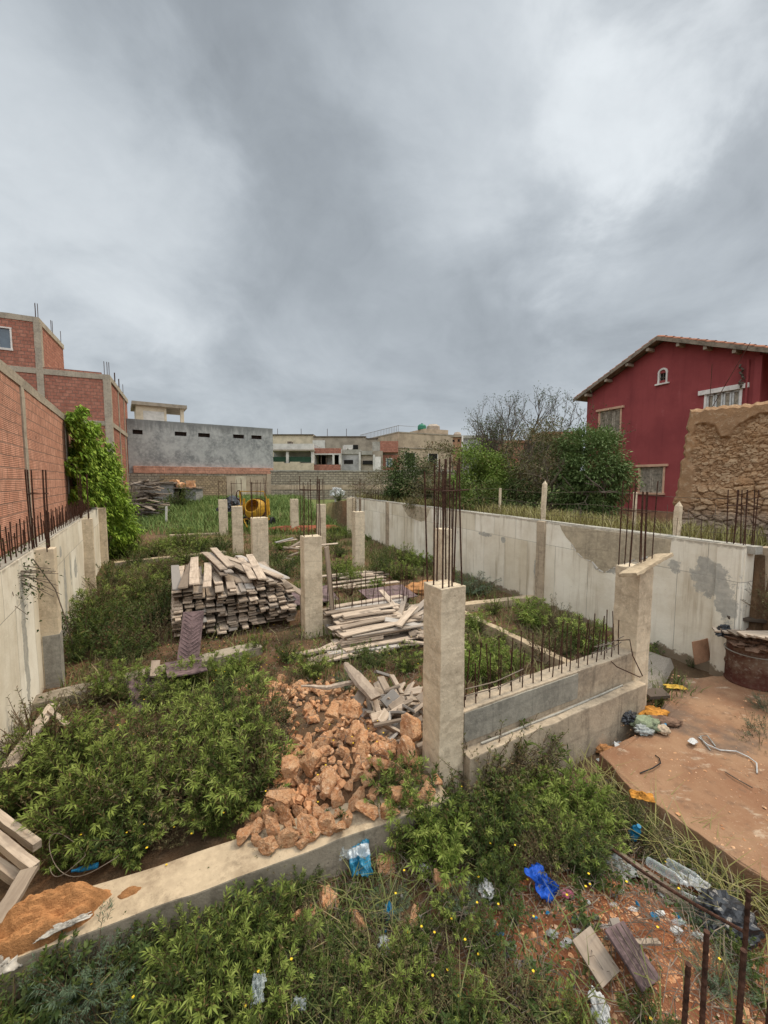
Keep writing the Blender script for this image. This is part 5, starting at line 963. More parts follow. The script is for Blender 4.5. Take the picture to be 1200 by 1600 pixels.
# timbers at the left edge
tq = lambda px, py, z: (*px2(px, py, z), z)
for (p, q, lab) in ((tq(-70, 1225, .40), tq(58, 1322, .28), 'thick timber reaching in from the left edge, uppermost of three'), (tq(-70, 1255, .52), tq(54, 1358, .34), 'pale timber reaching in from the left edge, ending on the upright board'), (tq(-70, 1310, .42), tq(28, 1374, .26), 'brown timber reaching in from the left edge, lowest of three')):
    p, q = Vector(p), Vector(q); d = q-p; b = MB(); b.span((-.03, 0, -.035), (.03, d.length, .035)); me = b.mesh('timber', M['wood']); bm_edit(me, bevel=.004, maxlen=.12, amp=.006, sc=7, seed=len(lab)); tag(link('timber', me, None, p, d.to_track_quat('Y', 'Z').to_euler()), lab, 'timber')
for (p, q, w, lab) in ((tq(46, 1360, .36), tq(-8, 1448, .38), .10, 'grey board slanting down to the orange sand at the left edge'), (tq(85, 1100, .45), tq(12, 1200, .3), .12, 'pale splintered board leaning at the foot of the white wall'), (tq(78, 1110, .46), tq(106, 1134, .38), .05, 'thin batten crossing behind the splintered board')):
    p, q = Vector(p), Vector(q); d = q-p; b = MB(); b.span((-w/2, 0, -.015), (w/2, d.length, .015)); me = b.mesh('board', M['wood']); bm_edit(me, maxlen=.1, amp=.01, sc=7, seed=len(lab)); tag(link('board', me, None, p, d.to_track_quat('Y', 'Z').to_euler()), lab, 'board')
# old wood heap by the creeper
cx, cy = fx(232, 27), 27.
for i in range(95):
    z = uni(0, 1)**1.2*2.1; wv = 1.25*(1-z/3.4); plank(random.choice(PD), Vector((cx+uni(-wv, wv*.45)-.55, cy+uni(-.5, .9), .8+z)), Vector((1, uni(-.6, .6), uni(-.3, .3))), uni(-.5, .5), 'old grey board in the untidy wood heap beside the creeper', 'boards of the old wood heap', 'board', 'board')
for i in range(5): plank(PD[1], Vector((cx+uni(-1.2, -.3), cy+uni(-.4, .4), 1.7)), Vector((uni(-.5, .5), .1, 1)), 0, 'board sticking up out of the old wood heap', 'upright boards in the old wood heap', 'board', 'board')
b = MB(); b.span((-.05, -.05, -.2), (.05, .05, 1.1)); me = b.mesh('stake', M['offwhite']); bm_edit(me, maxlen=.2, amp=.01); tag(link('stake', me, None, (fx(258, 26), 26, gh(fx(258, 26), 26)), (0, R(3), 0)), 'white stake standing in the grass beside the old wood heap', 'stake')
# splintered wood right of the stones
for i in range(70):
    x, y = .16+random.gauss(0, .24), 4.85+random.gauss(0, .36); a = uni(0, 6.28)
    if x > .62 and y < 4.1: continue
    plank(random.choice(PC), Vector((x, y, .06+uni(0, .22))), Vector((math.cos(a), math.sin(a), uni(-.3, .6))), uni(-1, 1), 'splinter of broken plank in the scrap wood beside the nearest column', 'scrap wood by the nearest column', 'wood_scrap', 'wood scrap')
t = link('bent_slab', None) if False else None
b = MB(); b.tube([(-.25, .62, .05), (-.2, .4, .12), (-.1, .2, .13), (.02, 0, .08), (.2, -.22, -.06)], [.03, .06, .085, .095, .085], 8)
me = b.mesh('driftwood', M['wood']); bm_edit(me, maxlen=.08, amp=.012, sc=9); tag(link('driftwood', me, None, (-.30, 5.05, .42), (0, 0, 0), (1, 1, .55)), 'thick bent piece of weathered wood lying across the stone heap', 'wood')
b = MB(); b.tube([(-.75, .05, .02), (-.4, -.05, .05), (-.05, .02, .09), (.1, .1, .1)], [.015, .03, .035, .02], 6); me = b.mesh('branch', M['wood']); bm_edit(me, maxlen=.08, amp=.012, sc=9); tag(link('branch', me, None, (-.35, 5.15, .33)), 'slender bleached branch lying across the small stones', 'branch')
# ------------------------------------------------------------------ rubble
def rock_mesh(seed, flat=.75):
    r = random.Random(seed); bm = bmesh.new(); bmesh.ops.create_icosphere(bm, subdivisions=4, radius=1); pl = [(Vector((r.gauss(0, 1), r.gauss(0, 1), r.gauss(0, 1))).normalized(), r.uniform(.30, .72)) for _ in range(14)]; sc = Vector((r.uniform(1.1, 1.7), r.uniform(.85, 1.25), r.uniform(.6, 1.0)))
    for v in bm.verts:
        d = v.co.normalized(); rad = min([1.]+[h/max(.05, d.dot(n)) for n, h in pl if d.dot(n) > .05]); p = d*rad; p = p+d*(noise.noise(p*2.2+Vector((seed*9, 0, 0)))*.06+noise.noise(p*5+Vector((seed*9, 0, 0)))*.05+abs(noise.noise(p*9+Vector((seed*9, 3, 0))))*.05+noise.noise(p*19+Vector((seed*9, 5, 0)))*.03); v.co = Vector((p.x*sc.x, p.y*sc.y, p.z*sc.z))
    me = bpy.data.meshes.new('rock'); bm.to_mesh(me); bm.free(); me.materials.append(M['rock'])
    me.polygons.foreach_set('use_smooth', [False]*len(me.polygons)); return me
RK = [rock_mesh(i) for i in range(12)]; placed = []
def rock(x, y, z, s, label, group=None, me=None):
    o = link('rock', me or random.choice(RK), None, (x, y, z), (uni(0, 6.28), uni(-.6, .6), uni(0, 6.28)), s); return tag(o, label, 'rock', group)
def heap_fill(n, cx, cy, rx_, ry_, s, lab, grp, minh=.0, lift=.3):
    c = 0; tries = 0
    while c < n and tries < 9000:
        tries += 1; a, d = uni(0, 6.28), math.sqrt(uni(0, 1)); x = cx+V.x*math.cos(a)*d*rx_+U.x*math.sin(a)*d*ry_; y = cy+V.y*math.cos(a)*d*rx_+U.y*math.sin(a)*d*ry_; k = (x-K0.x)*KN.x+(y-K0.y)*KN.y
        if k > -.04: continue
        r_ = uni(*s); base = gh(x, y)
        if -.33 < k: base = max(base, .30)
        z = base+r_*lift
        if any((x-p[0])**2+(y-p[1])**2+((z-p[2])*1.0)**2 < (.66*(r_+p[3]))**2 for p in placed): continue
        if (x-.57)**2+(y-3.75)**2 < (.22+r_*.6)**2: continue
        placed.append((x, y, z, r_)); rock(x, y, z, r_, lab, grp); c += 1
for (x, y, z, s, lab) in ((-.88, 2.97, .40, .115, 'angular stone at the lower left tip of the heap, on the kerb'), (-.88, 3.14, .50, .13, 'large orange stone above the lower left tip of the heap'), (-.80, 3.28, .64, .13, 'pinkish pointed stone topping the left side of the heap'), (-.62, 3.0, .39, .12, 'broad stone lying on the kerb at the front of the heap'), (.27, 4.05, .56, .16, 'long slab-like stone at the right shoulder of the heap, by the scrap wood'), (.24, 3.74, .42, .16, 'big brown stone nearest the column'), (-.03, 3.50, .50, .14, 'tan flat-faced stone at the right front of the heap'), (-.30, 3.95, .76, .15, 'largest stone on the crest of the heap'), (-.52, 4.0, .72, .14, 'wide stone on the crest of the heap, left of the largest')):
    placed.append((x, y, z, s)); rock(x, y, z, s, lab)
heap_fill(105, -.30, 3.70, .86, .72, (.06, .14), 'fist to head-sized orange stone in the front of the heap', 'large stones of the heap', lift=.45)
heap_fill(28, -.80, 3.24, .46, .42, (.06, .13), 'fist to head-sized orange stone in the front of the heap', 'large stones of the heap', lift=.45)
heap_fill(45, -.30, 3.75, .9, .8, (.05, .09), 'small stone wedged between the large stones of the heap', 'small wedged stones', lift=1.0)
heap_fill(96, -.80, 4.85, .85, 1.3, (.05, .10), 'small orange stone in the rear of the heap', 'small stones of the heap', lift=.5)
rb = MB()
for _ in range(420):                 # chips and gravel between the stones, past counting
    a, d = uni(0, 6.28), math.sqrt(uni(0, 1)); cx_, cy_, ra, rb_ = random.choice([(-.80, 4.85, .95, 1.4), (-.3, 3.75, .9, .8), (-.8, 4.85, .95, 1.4), (-.8, 3.25, .45, .4)]); x = cx_+V.x*math.cos(a)*d*ra+U.x*math.sin(a)*d*rb_; y = cy_+V.y*math.cos(a)*d*ra+U.y*math.sin(a)*d*rb_
    if (x-K0.x)*KN.x+(y-K0.y)*KN.y > -.3: continue
    s_ = uni(.015, .05); me = random.choice(RK); R3 = Euler((uni(0, 6), uni(0, 6), uni(0, 6))).to_matrix(); c_ = Vector((x, y, gh(x, y)+uni(.2, 1.2)*s_)); hull = [c_+R3 @ Vector((uni(.7, 1)*s_*math.cos(k*PI/3)*1.2, uni(.7, 1)*s_*math.sin(k*PI/3), zz*s_*uni(.4, .6))) for zz in (-1, 1) for k in range(6)]
    rb.add(hull, [(0, 1, 2, 3, 4, 5)[::-1], (6, 7, 8, 9, 10, 11)]+[(k, (k+1) % 6, 6+(k+1) % 6, 6+k) for k in range(6)])
tag(rb.build('stone_chips', M['rock']), 'stone chips and crumbs filling the gaps of the orange heap', 'stone chips', kind='stuff')
for (px, py, s, lab) in ((428, 1083, .15, 'pale whitish boulder at the upper left of the stone heap'), (380, 1085, .12, 'grey half-buried boulder left of the pale one'), (512, 1412, .14, 'tan block of stone below the blue bag'), (692, 1385, .15, 'rounded brown boulder among the weeds right of the blue bag'), (648, 1430, .085, 'small salmon-coloured stone in the middle of the trench'), (560, 1440, .1, 'flat grey stone in the middle of the trench'), (470, 1440, .14, 'dark flat stone half buried beside the tan block'), (820, 1470, .035, 'small orange stone on the red earth under the blue bags'), (600, 1360, .12, 'dark brown stone behind the blue and white bag')):
    x, y = px2(px, py); rock(x, y, gh(x, y)+s*.35, s, lab)
x, y = px2(1082, 1163, .12); o = rock(x, y, .15, .07, 'flat white stone lying on the reddish slab'); o.rotation_euler = (0, .1, .3); o.scale = (.085, .07, .04); me = o.data.copy(); me.materials[0] = M['white']; o.data = me
# ------------------------------------------------------------------ sand, rags, rubbish
def lump(name, label, cat, c, sc_, mat, seed, amp=.35, fr=2.5, rz=0, sub_=4):
    bm = bmesh.new(); bmesh.ops.create_icosphere(bm, subdivisions=sub_, radius=1); o_ = Vector((seed*5.1, 0, seed))
    for v in bm.verts:
        d = v.co.normalized(); f = 1+amp*noise.noise(d*fr+o_)+amp*.6*(abs(noise.noise(d*fr*2.3+o_))-.25)+amp*.35*noise.noise(d*fr*6+o_); v.co = Vector((d.x*sc_[0]*f, d.y*sc_[1]*f, max(d.z*sc_[2]*f, -sc_[2]*.35)))
    me = bpy.data.meshes.new(name); bm.to_mesh(me); bm.free(); me.materials.append(mat); me.polygons.foreach_set('use_smooth', [seed % 2 == 0]*len(me.polygons)); return tag(link(name, me, None, c, (0, 0, rz)), label, cat)
def heapsheet(name, label, cat, c, R_, H_, mat, seed, rz=0., n=70):
    """a slumped heap: grid whose edge thins out to nothing"""
    b = MB(); o_ = Vector((seed*3.3, seed, 0)); out = []
    for j in range(n+1):
        for i in range(n+1):
            u, v = i/n*2-1, j/n*2-1; a = math.atan2(v, u); d = math.hypot(u, v)/(.78+.16*noise.noise(Vector((math.cos(a)*1.6, math.sin(a)*1.6, seed)))+.07*noise.noise(Vector((math.cos(a)*5, math.sin(a)*5, seed))))
            f = max(0, 1-d*d); z = H_*(f**.6*(.65+.8*noise.noise(Vector((u*1.8, v*1.8, 0))+o_))+.16*f**.3*noise.noise(Vector((u*6, v*6, 0))+o_)+.07*f**.3*noise.noise(Vector((u*15, v*15, 0))+o_)) if d < 1 else 0
            b.v.append((u*R_[0], v*R_[1], z-(.0 if d < 1 else min(.06, (d-1)*.3))-.004)); out.append(d > 1.0)
    for j in range(n):
        for i in range(n):
            q_ = [j*(n+1)+i, j*(n+1)+i+1, (j+1)*(n+1)+i+1, (j+1)*(n+1)+i]
            if not all(out[k] for k in q_): b.f.append(q_); b.m.append(0); b.sm.append(False)
    return tag(b.build(name, mat, None, c, (0, 0, rz)), label, cat)
heapsheet('sand_pile', 'heap of orange sand spilled on the left end of the front kerb', 'sand', (-2.16, 2.33, .302), (.44, .19, 0), .26, M['sand'], 2, SITE); heapsheet('sand_pile', 'small spill of orange sand on the kerb beside the larger one', 'sand', (-1.74, 2.53, .302), (.09, .05, 0), .03, M['sand'], 4, SITE, 30)
def cloth(name, label, cat, c, sx, sy, h, mat, seed, rot=(0, 0, 0), n=28, fold=5.):
    vs = []; o_ = Vector((seed*4.7, seed, 0))
    for j in range(n+1):
        for i in range(n+1):
            u, v = i/n*2-1, j/n*2-1; e = 1+.3*noise.noise(Vector((math.atan2(v, u)*1.2, seed, 0)))
            p = Vector((u*sx*e, v*sy*e, 0)); w = noise.noise(Vector((u*fold*.5, v*fold*.5, 0))+o_); w2 = abs(noise.noise(Vector((u*fold, v*fold, 3))+o_)); ed = max(0, 1-max(abs(u), abs(v))**3)
            p.z = h*(.35+.9*w+.8*w2)*(.25+.75*ed)+h*.15; p.x += .2*sx*noise.noise(Vector((u*fold*.7, v*fold*.7, 9))+o_); p.y += .2*sy*noise.noise(Vector((u*fold*.7, v*fold*.7, 19))+o_); vs.append(tuple(p))
    b = MB(); b.v = vs
    for j in range(n):
        for i in range(n): b.f.append([j*(n+1)+i, j*(n+1)+i+1, (j+1)*(n+1)+i+1, (j+1)*(n+1)+i]); b.m.append(0); b.sm.append(True)
    o = b.build(name, mat, None, c, rot); s = o.modifiers.new('thick', 'SOLIDIFY'); s.thickness = .004; return tag(o, label, cat)
def g3(px, py, dz=0., z=0.): x, y = px2(px, py, z); return (x, y, gh(x, y)+dz)
def bag_stripe():
    t = NT('blue_white_bag'); c = t.co(); x = t.sep(c); w = t.noise(c, 6, 3); q = t.math('ADD', x[1], t.math('MULTIPLY', w, .05)); m = t.math('MULTIPLY', t.ramp(q, .0, .012), t.ramp(q, .065, .075, 1, 0)); n = t.noise(c, 14, 4)
    return t.fin(t.mix(m, t.mix(t.ramp(n, .3, .7), (.012, .11, .20), (.03, .20, .31)), (.48, .52, .54)), .35, t.bump(n, .5, .01), 0, .5)
M['bag'] = bag_stripe()
cloth('plastic_bag', 'crumpled blue bag with a white band lying below the kerb', 'bag', g3(562, 1362, .12), .085, .13, .075, M['bag'], 3, (R(28), R(-12), .15), 34, 4.)
lump('plastic_bag', 'translucent grey plastic crumpled beside the blue and white bag', 'plastic', g3(537, 1352, .12), (.07, .08, .08), M['clear'], 5, .5, 3)
cloth('plastic_bag', 'bright royal blue plastic bag in the weeds of the trench', 'bag', g3(845, 1398, .09), .085, .11, .08, M['blue2'], 7, (R(22), R(10), .6), 30, 4.)
lump('plastic_scrap', 'small pink scrap beside the royal blue bag', 'scrap', g3(885, 1410, .05), (.045, .03, .025), M['pink'], 9, .4)
lump('plastic_bag', 'large crumpled black rubbish bag at the foot of the slab edge', 'bag', g3(1132, 1435, .10), (.19, .15, .13), M['blackbag'], 11, .42, 2.6)
cloth('plastic_sheet', 'crumpled clear white plastic caught in the grass beside the bottles', 'plastic', g3(962, 1345, .07), .10, .15, .05, M['greycloth'], 3, (0, .1, .5))
cloth('plastic_sheet', 'torn white plastic near the black bag', 'plastic', g3(1085, 1372, .06), .10, .05, .045, M['white'], 5, (0, 0, -.4))
cloth('rag', 'dirty white rag hanging over the front kerb at the left corner', 'rag', (-2.20, 2.12, .26), .05, .20, .06, M['rag'], 6, (R(-38), 0, -.35))
cloth('rag', 'twisted white strip of cloth lying in the orange sand', 'rag', (-1.98, 2.27, .35), .13, .02, .03, M['rag'], 8, (0, 0, .55))
cloth('plastic_sheet', 'grey plastic sheet crumpled at the bottom edge of the trench', 'plastic', g3(405, 1590, .22), .035, .06, .05, M['clear'], 12, (.3, 0, .2)); cloth('plastic_sheet', 'black and white torn wrapper at the bottom edge', 'plastic', g3(468, 1604, .16), .04, .03, .04, M['clear'], 14)
lump('plastic_scrap', 'pale blue crumpled wrapper at the bottom of the red earth', 'scrap', g3(935, 1590, .06), (.04, .07, .05), M['white'], 15, .5); lump('plastic_scrap', 'teal scrap of plastic in the middle of the trench', 'scrap', g3(608, 1425, .05), (.035, .05, .04), M['blue'], 17, .5)
lump('plastic_scrap', 'small dark blue wrapper in the dry grass of the trench', 'scrap', g3(600, 1480, .06), (.04, .06, .05), M['greycloth'], 19, .5); lump('plastic_scrap', 'tiny blue scrap near the bottom centre', 'scrap', g3(552, 1530, .06), (.03, .03, .03), M['blue2'], 21, .5)
lump('plastic_scrap', 'white crumpled paper in the weeds right of the boulder', 'scrap', g3(760, 1400, .07), (.05, .06, .05), M['white'], 23, .5); lump('plastic_scrap', 'small white scrap beside the boulder', 'scrap', g3(662, 1366, .07), (.04, .03, .03), M['white'], 25, .5)
lump('plastic_scrap', 'crumpled silver wrapper in the weeds right of the kerb end', 'scrap', g3(650, 1300, .12), (.06, .05, .06), M['greycloth'], 27, .5)
for i in range(140):      # unidentifiable bits of rubbish
    x, y = px2(uni(880, 1160), uni(1330, 1500)) if i < 70 else (px2(uni(930, 1040), uni(1120, 1180)) if i < 95 else px2(uni(520, 900), uni(1380, 1560)))
    a = (x-2.65)*V.x+(y-3.25)*V.y
    if y < 3.9 and a > -.05: continue
    lump('litter_scrap', 'small crumpled scrap of rubbish in the weeds and along the slab', 'scrap', (x, y, max(gh(x, y), -.2)+.02), (uni(.008, .04), uni(.008, .028), uni(.005, .016)), M[random.choice(['white', 'clear', 'greycloth', 'clear', 'blackbag', 'olive', 'brownc', 'blue'])], 31+i*2, .5, 3, sub_=3)['group'] = 'small rubbish scraps'
def bottle(label, c, rot, L=.26, r=.036, mat='clear'):
    t = thing('bottle', label, 'bottle', c); t.rotation_euler = rot; pr = [(0, 0), (r*.9, .0), (r, .012)]
    for k in range(9): pr += [(r*(1 if k % 2 else .93), .02+(L*.62)*(k+.5)/9)]
    pr += [(r, L*.7), (r*.8, L*.8), (r*.38, L*.92), (r*.36, L)]; b = MB(); b.smooth = True; b.lathe(pr, 18); b.build('bottle_body', M[mat], t); b = MB(); b.lathe([(0, L-.012), (r*.45, L-.012), (r*.45, L+.012), (0, L+.012)], 14); b.build('cap', M['white'] if mat == 'clear' else M['blue'], t)
bottle('large clear plastic bottle lying in the dry grass, left of its twin', g3(1012, 1345, .10), (R(80), 0, .55), .27, .036); bottle('large clear plastic bottle lying against the slab edge, right of its twin', g3(1043, 1345, .10), (R(82), 0, .6), .26, .036); bottle('flattened clear bottle lying below the long timber', g3(1065, 1395, .06), (R(86), 0, .9), .26, .036); bottle('blue-tinted bottle upright in the grass above the twin bottles', g3(987, 1300, .10), (R(20), R(8), 0), .16, .04, 'blue')
bottle('small white bottle lying by the black bag', g3(1098, 1408, .05), (R(84), 0, -.5), .12, .028, 'white'); bottle('white plastic bottle at the edge of the rubbish near the slab', (3.27, 4.56, .14), (R(85), 0, 2.2), .16, .03, 'white'); bottle('pale blue bottle in the gap behind the kerb', g3(155, 1372, .12), (R(80), 0, -1.1), .16, .02, 'blue')
# rubbish heap by the column foot
lump('cloth_bundle', 'black bag in the rubbish at the foot of the right-hand column', 'bag', (3.02, 4.78, .16), (.12, .10, .10), M['blackbag'], 41, .4); lump('cloth_bundle', 'olive and grey bundle of old clothes beside the right-hand column', 'clothes', (3.17, 4.66, .15), (.16, .13, .09), M['olive'], 42, .4, 3); lump('cloth_bundle', 'grey crumpled cloth at the front of the clothes bundle', 'cloth', (3.08, 4.56, .14), (.10, .07, .06), M['greycloth'], 44, .5, 3); lump('cloth_bundle', 'brown rolled cloth stretching right of the clothes bundle', 'cloth', (3.44, 4.74, .14), (.19, .08, .06), M['brownc'], 46, .3, 3, rz=-.2)
lump('sack', 'pale dented sack end on the right of the clothes bundle', 'sack', (3.3, 4.55, .15), (.07, .06, .06), M['beige'], 48, .3); lump('cloth_bundle', 'orange-brown heap of cloth behind the clothes bundle', 'cloth', (3.42, 4.96, .12), (.2, .12, .05), M['orange'], 50, .5, 3)
cloth('plastic_sheet', 'yellow plastic scrap on the slab beyond the clothes bundle', 'plastic', (*px2(1055, 1075, .12), .13), .13, .06, .03, M['ycloth'], 17, (0, 0, -.2)); cloth('cloth', 'faded orange cloth lying on the corner of the slab', 'cloth', (*px2(1003, 1245, .12), .12), .10, .055, .035, M['orange'], 19, (0, 0, -.3))
b = MB(); b.prism([(0, 0), (.17, -.02), (.07, .12)], 0, .012); me = b.mesh('paper', M['white']); bm_edit(me, maxlen=.04, amp=.008, sc=9); tag(link('paper', me, None, (*px2(962, 1178, .05), .07), (R(18), 0, .2)), 'folded white triangular scrap at the edge of the slab', 'paper')
for (px, py, s, m, lab) in ((870, 1150, .15, 'redearth', 'red earthen clods below the low wall'), (905, 1145, .14, 'redearth', 'red earthen clods left of the rubbish heap'), (945, 1165, .10, 'sand', 'orange clod of earth near the white triangular scrap'), (928, 1135, .13, 'redearth', 'red clod against the foot of the low wall')):
    x, y = px2(px, py); lump('earth_clod', lab, 'earth', (x, y, gh(x, y)+.04), (s, s*.7, s*.55), M[m], len(lab), .5, 2.5)
x, y = px2(830, 1185); b = MB(); b.smooth = True; b.lathe([(.12, 0), (.14, .02), (.145, .10), (.135, .10), (.125, .03)], 20); tag(b.build('basin', M['clear'], None, (x, y, gh(x, y)+.15), (.35, .1, 0)), 'clear round plastic basin tipped in the weeds before the low wall', 'basin')
for (c, sx, sy, rot, m, lab) in ((g3(930, 1530, .10), .10, .20, (R(20), R(-10), .4), 'wood', 'tan split board on the red earth, left of the purple boards'), (g3(985, 1545, .12), .12, .24, (R(25), R(12), .5), 'ply', 'purple-grey grooved boards lying on the red earth'), (g3(1000, 1515, .06), .16, .03, (0, R(5), .1), 'wood', 'narrow pale wedge of wood on the red earth'), (g3(965, 1500, .07), .04, .12, (R(30), 0, .1), 'wood', 'short grey end of plank above the purple boards')):
    o = sheet('board', lab, c, sx*1.6, sy*1.1, rot, M[m], .018)
    if m == 'ply':
        for k in (-1, 0, 1): sub('groove', o, M['bark'], lambda b: b.span((k*.05-.002, -sy*.53, .004), (k*.05+.002, sy*.53, .0125)))
plank(PS[1], Vector(g3(1105, 1425, .04)), Vector((-.62, .72, .03)), .2, 'dark rotten timber lying in the rubbish along the slab edge')
b = MB(); p0 = Vector(g3(1160, 1530, .34)); p1 = Vector(g3(915, 1310, .20)); N = 60; b.tube([p0.lerp(p1, k/N)+Vector((0, 0, -.05*math.sin(PI*k/N))) for k in range(N+1)], [.0105*(1 if k % 2 else 1.15) for k in range(N+1)], 8); tag(b.build('rebar', M['rust']), 'long rusty reinforcing bar lying diagonally across the trench', 'rebar')
for i, (px, py, Y, z0) in enumerate(((1070, 1508, .95, 1.0), (1122, 1468, .95, 1.0), (1170, 1498, .93, 1.0), (1177, 1392, 1.12, 1.0), (1200, 1430, 1.05, 1.0))):
    x = (px-600)/630; yy = -(py-800)/630; a = math.atan(50/630); k = Y/(math.cos(a)+math.sin(a)*yy); z = 3.1+k*(yy*math.cos(a)-math.sin(a))
    lab = ['thick rusty bar rising from the bottom edge, leftmost of the close group', 'thick rusty bar with a scrap on it, second from the left at the bottom edge', 'thick rusty bar, front one of the pair at the right of the bottom edge', 'tallest of the thick rusty bars at the bottom right corner', 'thick rusty bar cut by the right edge of the picture'][i]
    tag(link('rebar', rebar_mesh(1.9, .0058, 10, True), None, (k*x, Y, z-1.9), (uni(-.01, .01), uni(-.012, .012), 0)), lab, 'rebar')
tag(beam('wall', 'low wall under the camera carrying thick rusty bars', (.2, .6), (2.2, 1.25), .3, -.4, .2, M['conc_d'], 'wall'))
def cord(label, pts, r, mat, name='cable'):
    b = MB(); b.tube(pts, r, 6); tag(b.build(name, mat), label, 'cable')
zs = .115; q = lambda px, py, dz=0: (*px2(px, py, zs), zs+dz)
cord('white cable curling over the reddish slab', [q(1092, 1152), q(1105, 1166, .02), q(1125, 1172), q(1150, 1175, .01), q(1170, 1183), q(1182, 1195, .02), q(1183, 1208)], .007, M['white']); cord('grey loop of cable at the end of the white cable', [q(1110, 1172), q(1098, 1160, .02), q(1094, 1150), q(1105, 1152, .02), q(1118, 1166)], .006, M['greycloth'])
cord('black cable curled at the edge of the slab near the grass', [q(1000, 1208), q(1020, 1203, .02), q(1032, 1195, .02), q(1030, 1186, .01), q(1024, 1180)], .006, M['black']); cord('thin dark stick lying on the reddish slab', [q(1133, 1206), q(1150, 1218, .01), q(1176, 1231)], .006, M['bark'], 'stick')
cord('pale looped wire in the shade behind the front kerb', [(*px2(120+40*math.cos(t)+26*math.cos(t*.5), 1345+30*math.sin(t), .2), .25+.05*math.sin(t*2)) for t in np.linspace(0, 9, 50)], .0025, M['twig'], 'wire')
# ------------------------------------------------------------------ rusty drum with planks
t = thing('drum', 'burnt rusty oil drum with planks across its top at the right edge', 'drum', (5.46, 5.80, .1)); t.scale = (1, 1, .80); b = MB(); b.smooth = True
pr = [(0, 0), (.30, 0), (.305, .02)]
for k in range(15): z = .04+.8*k/14; pr.append((.295+(.016 if abs(z-.30) < .03 or abs(z-.57) < .03 else 0), z))
pr += [(.31, .87), (.31, .89), (.285, .89), (.28, .80), (.0, .75)]; b.lathe(pr, 40); me = b.mesh('drum_shell', None) if False else None
def m_drum():
    k = NT('burnt_drum'); c = k.co(); x = k.sep(c); n = k.noise(c, 4, 6, .7); n2 = k.noise(c, 18, 5, .7); col = k.mix(k.ramp(n, .35, .65), (.11, .045, .03), (.20, .13, .09)); col = k.mix(k.ramp(n2, .5, .7), col, (.27, .22, .17)); h = k.math('ADD', x[2], k.math('MULTIPLY', n, .4)); col = k.mix(k.ramp(h, .3, .6, .7, 0), col, (.09, .028, .022)); return k.fin(col, .85, k.bump(n2, .7, .01), .3)
M['drum'] = m_drum(); b.build('shell', M['drum'], t)
sub('rim', t, M['rust_l'], lambda b: b.tube([(.312*math.cos(a), .312*math.sin(a), .89) for a in np.linspace(0, 2*PI, 33)], .012, 6)); sub('hoop', t, M['conc_g'], lambda b: b.tube([(.317*math.cos(a), .317*math.sin(a), .60) for a in np.linspace(0, 2*PI, 33)], .009, 6))
for i in range(7): plank(PS[i % 3], Vector((5.02+.03*i, 5.98-.12*i, .83+.022*i)), Vector((1, -.42+.12*i, uni(-.03, .04))), uni(-.1, .1), 'scorched plank lying across the rusty drum', 'planks on the drum')
plank(PD[0], Vector((5.35, 6.15, .98)), Vector((1, -.4, 0)), 0, 'dark beam lying on the wall side of the drum planks')
lump('charred_rubbish', 'scorched rubbish spilling over the rim of the rusty drum', 'rubbish', (5.40, 5.68, .74), (.30, .30, .12), M['brownc'], 63, .5, 4)
lump('cloth_bundle', 'charred black bundle hanging off the left end of the drum planks', 'bundle', (5.13, 5.92, .80), (.09, .08, .13), M['blackbag'], 61, .5); sheet('board', 'brown board standing against the wall behind the drum', (5.12, 6.3, .35), .4, .35, (R(80), 0, .4), M['plinth'])
shrub('dry', 5.75, 5.7, .9, .8, 'bare thorny twigs sticking up behind the drum', z=1.0)
x, y = px2(1020, 1068, .12); sheet('board', 'dark flat stone-like board on the gravel beside the right-hand column', (3.75, 5.35, .16), .3, .16, (R(8), 0, .1), M['wood_d'], .05)
# ------------------------------------------------------------------ cement mixer
t = thing('cement_mixer', 'yellow cement mixer standing in the grass among the slim columns', 'cement mixer', (-8.0, 25, gh(-8.0, 25)+.1), R(-8)); t.scale = (1.12, 1.12, 1.12)
sub('frame', t, M['yellow'], lambda b: [b.tube(p, .035, 6) for p in ([(-.75, -.3, 1.75), (-.7, -.3, 1.95), (.65, -.3, 1.95), (.78, -.3, 1.6), (.85, -.3, .4)], [(-.75, -.3, 1.95), (-.62, -.3, .4), (.85, -.3, .4)], [(-.62, .4, .4), (.85, .4, .4)], [(-.62, -.3, .4), (-.62, .4, .4)], [(.85, -.3, .4), (.85, .4, .4)], [(-.6, -.2, .4), (.1, -1.2, .1)])])
Md = Matrix.Translation((.1, -.15, .95)) @ Matrix.Rotation(R(62), 4, 'X')
b = MB(); b.smooth = True; b.lathe([(.0, -.5), (.42, -.5), (.6, -.25), (.6, .05)], 26, Md); b.lathe([(.6, .05), (.40, .52), (.36, .52), (.55, .04), (.5, -.3), (0, -.4)], 26, Md); b.build('drum', M['yellow'], t)
sub('ring_gear', t, M['rust'], lambda b: b.lathe([(.61, .0), (.66, .0), (.66, .08), (.61, .08)], 26, Md)); sub('engine_box', t, M['yellow'], lambda b: b.span((-1.05, -.3, .65), (-.62, .35, 1.15)), bevel=.03); sub('yoke', t, M['yellow'], lambda b: (b.box((-.62, -.1, 1.1), (.08, .14, .9), (0, .05, 0)), b.box((.82, -.1, 1.1), (.08, .14, .9), (0, -.05, 0))))
for s in (-.7, .92): sub('wheel', t, M['black'], lambda b: b.lathe([(.12, -.06), (.28, -.08), (.32, 0), (.28, .08), (.12, .06)], 18, Matrix.Translation((s, .1, .22)) @ Matrix.Rotation(R(90), 4, 'Y')))
sub('tilt_wheel', t, M['rust'], lambda b: b.tube([(-.80, -.3+.25*math.cos(a), 1.75+.25*math.sin(a)) for a in np.linspace(0, 2*PI, 17)], .03, 5))
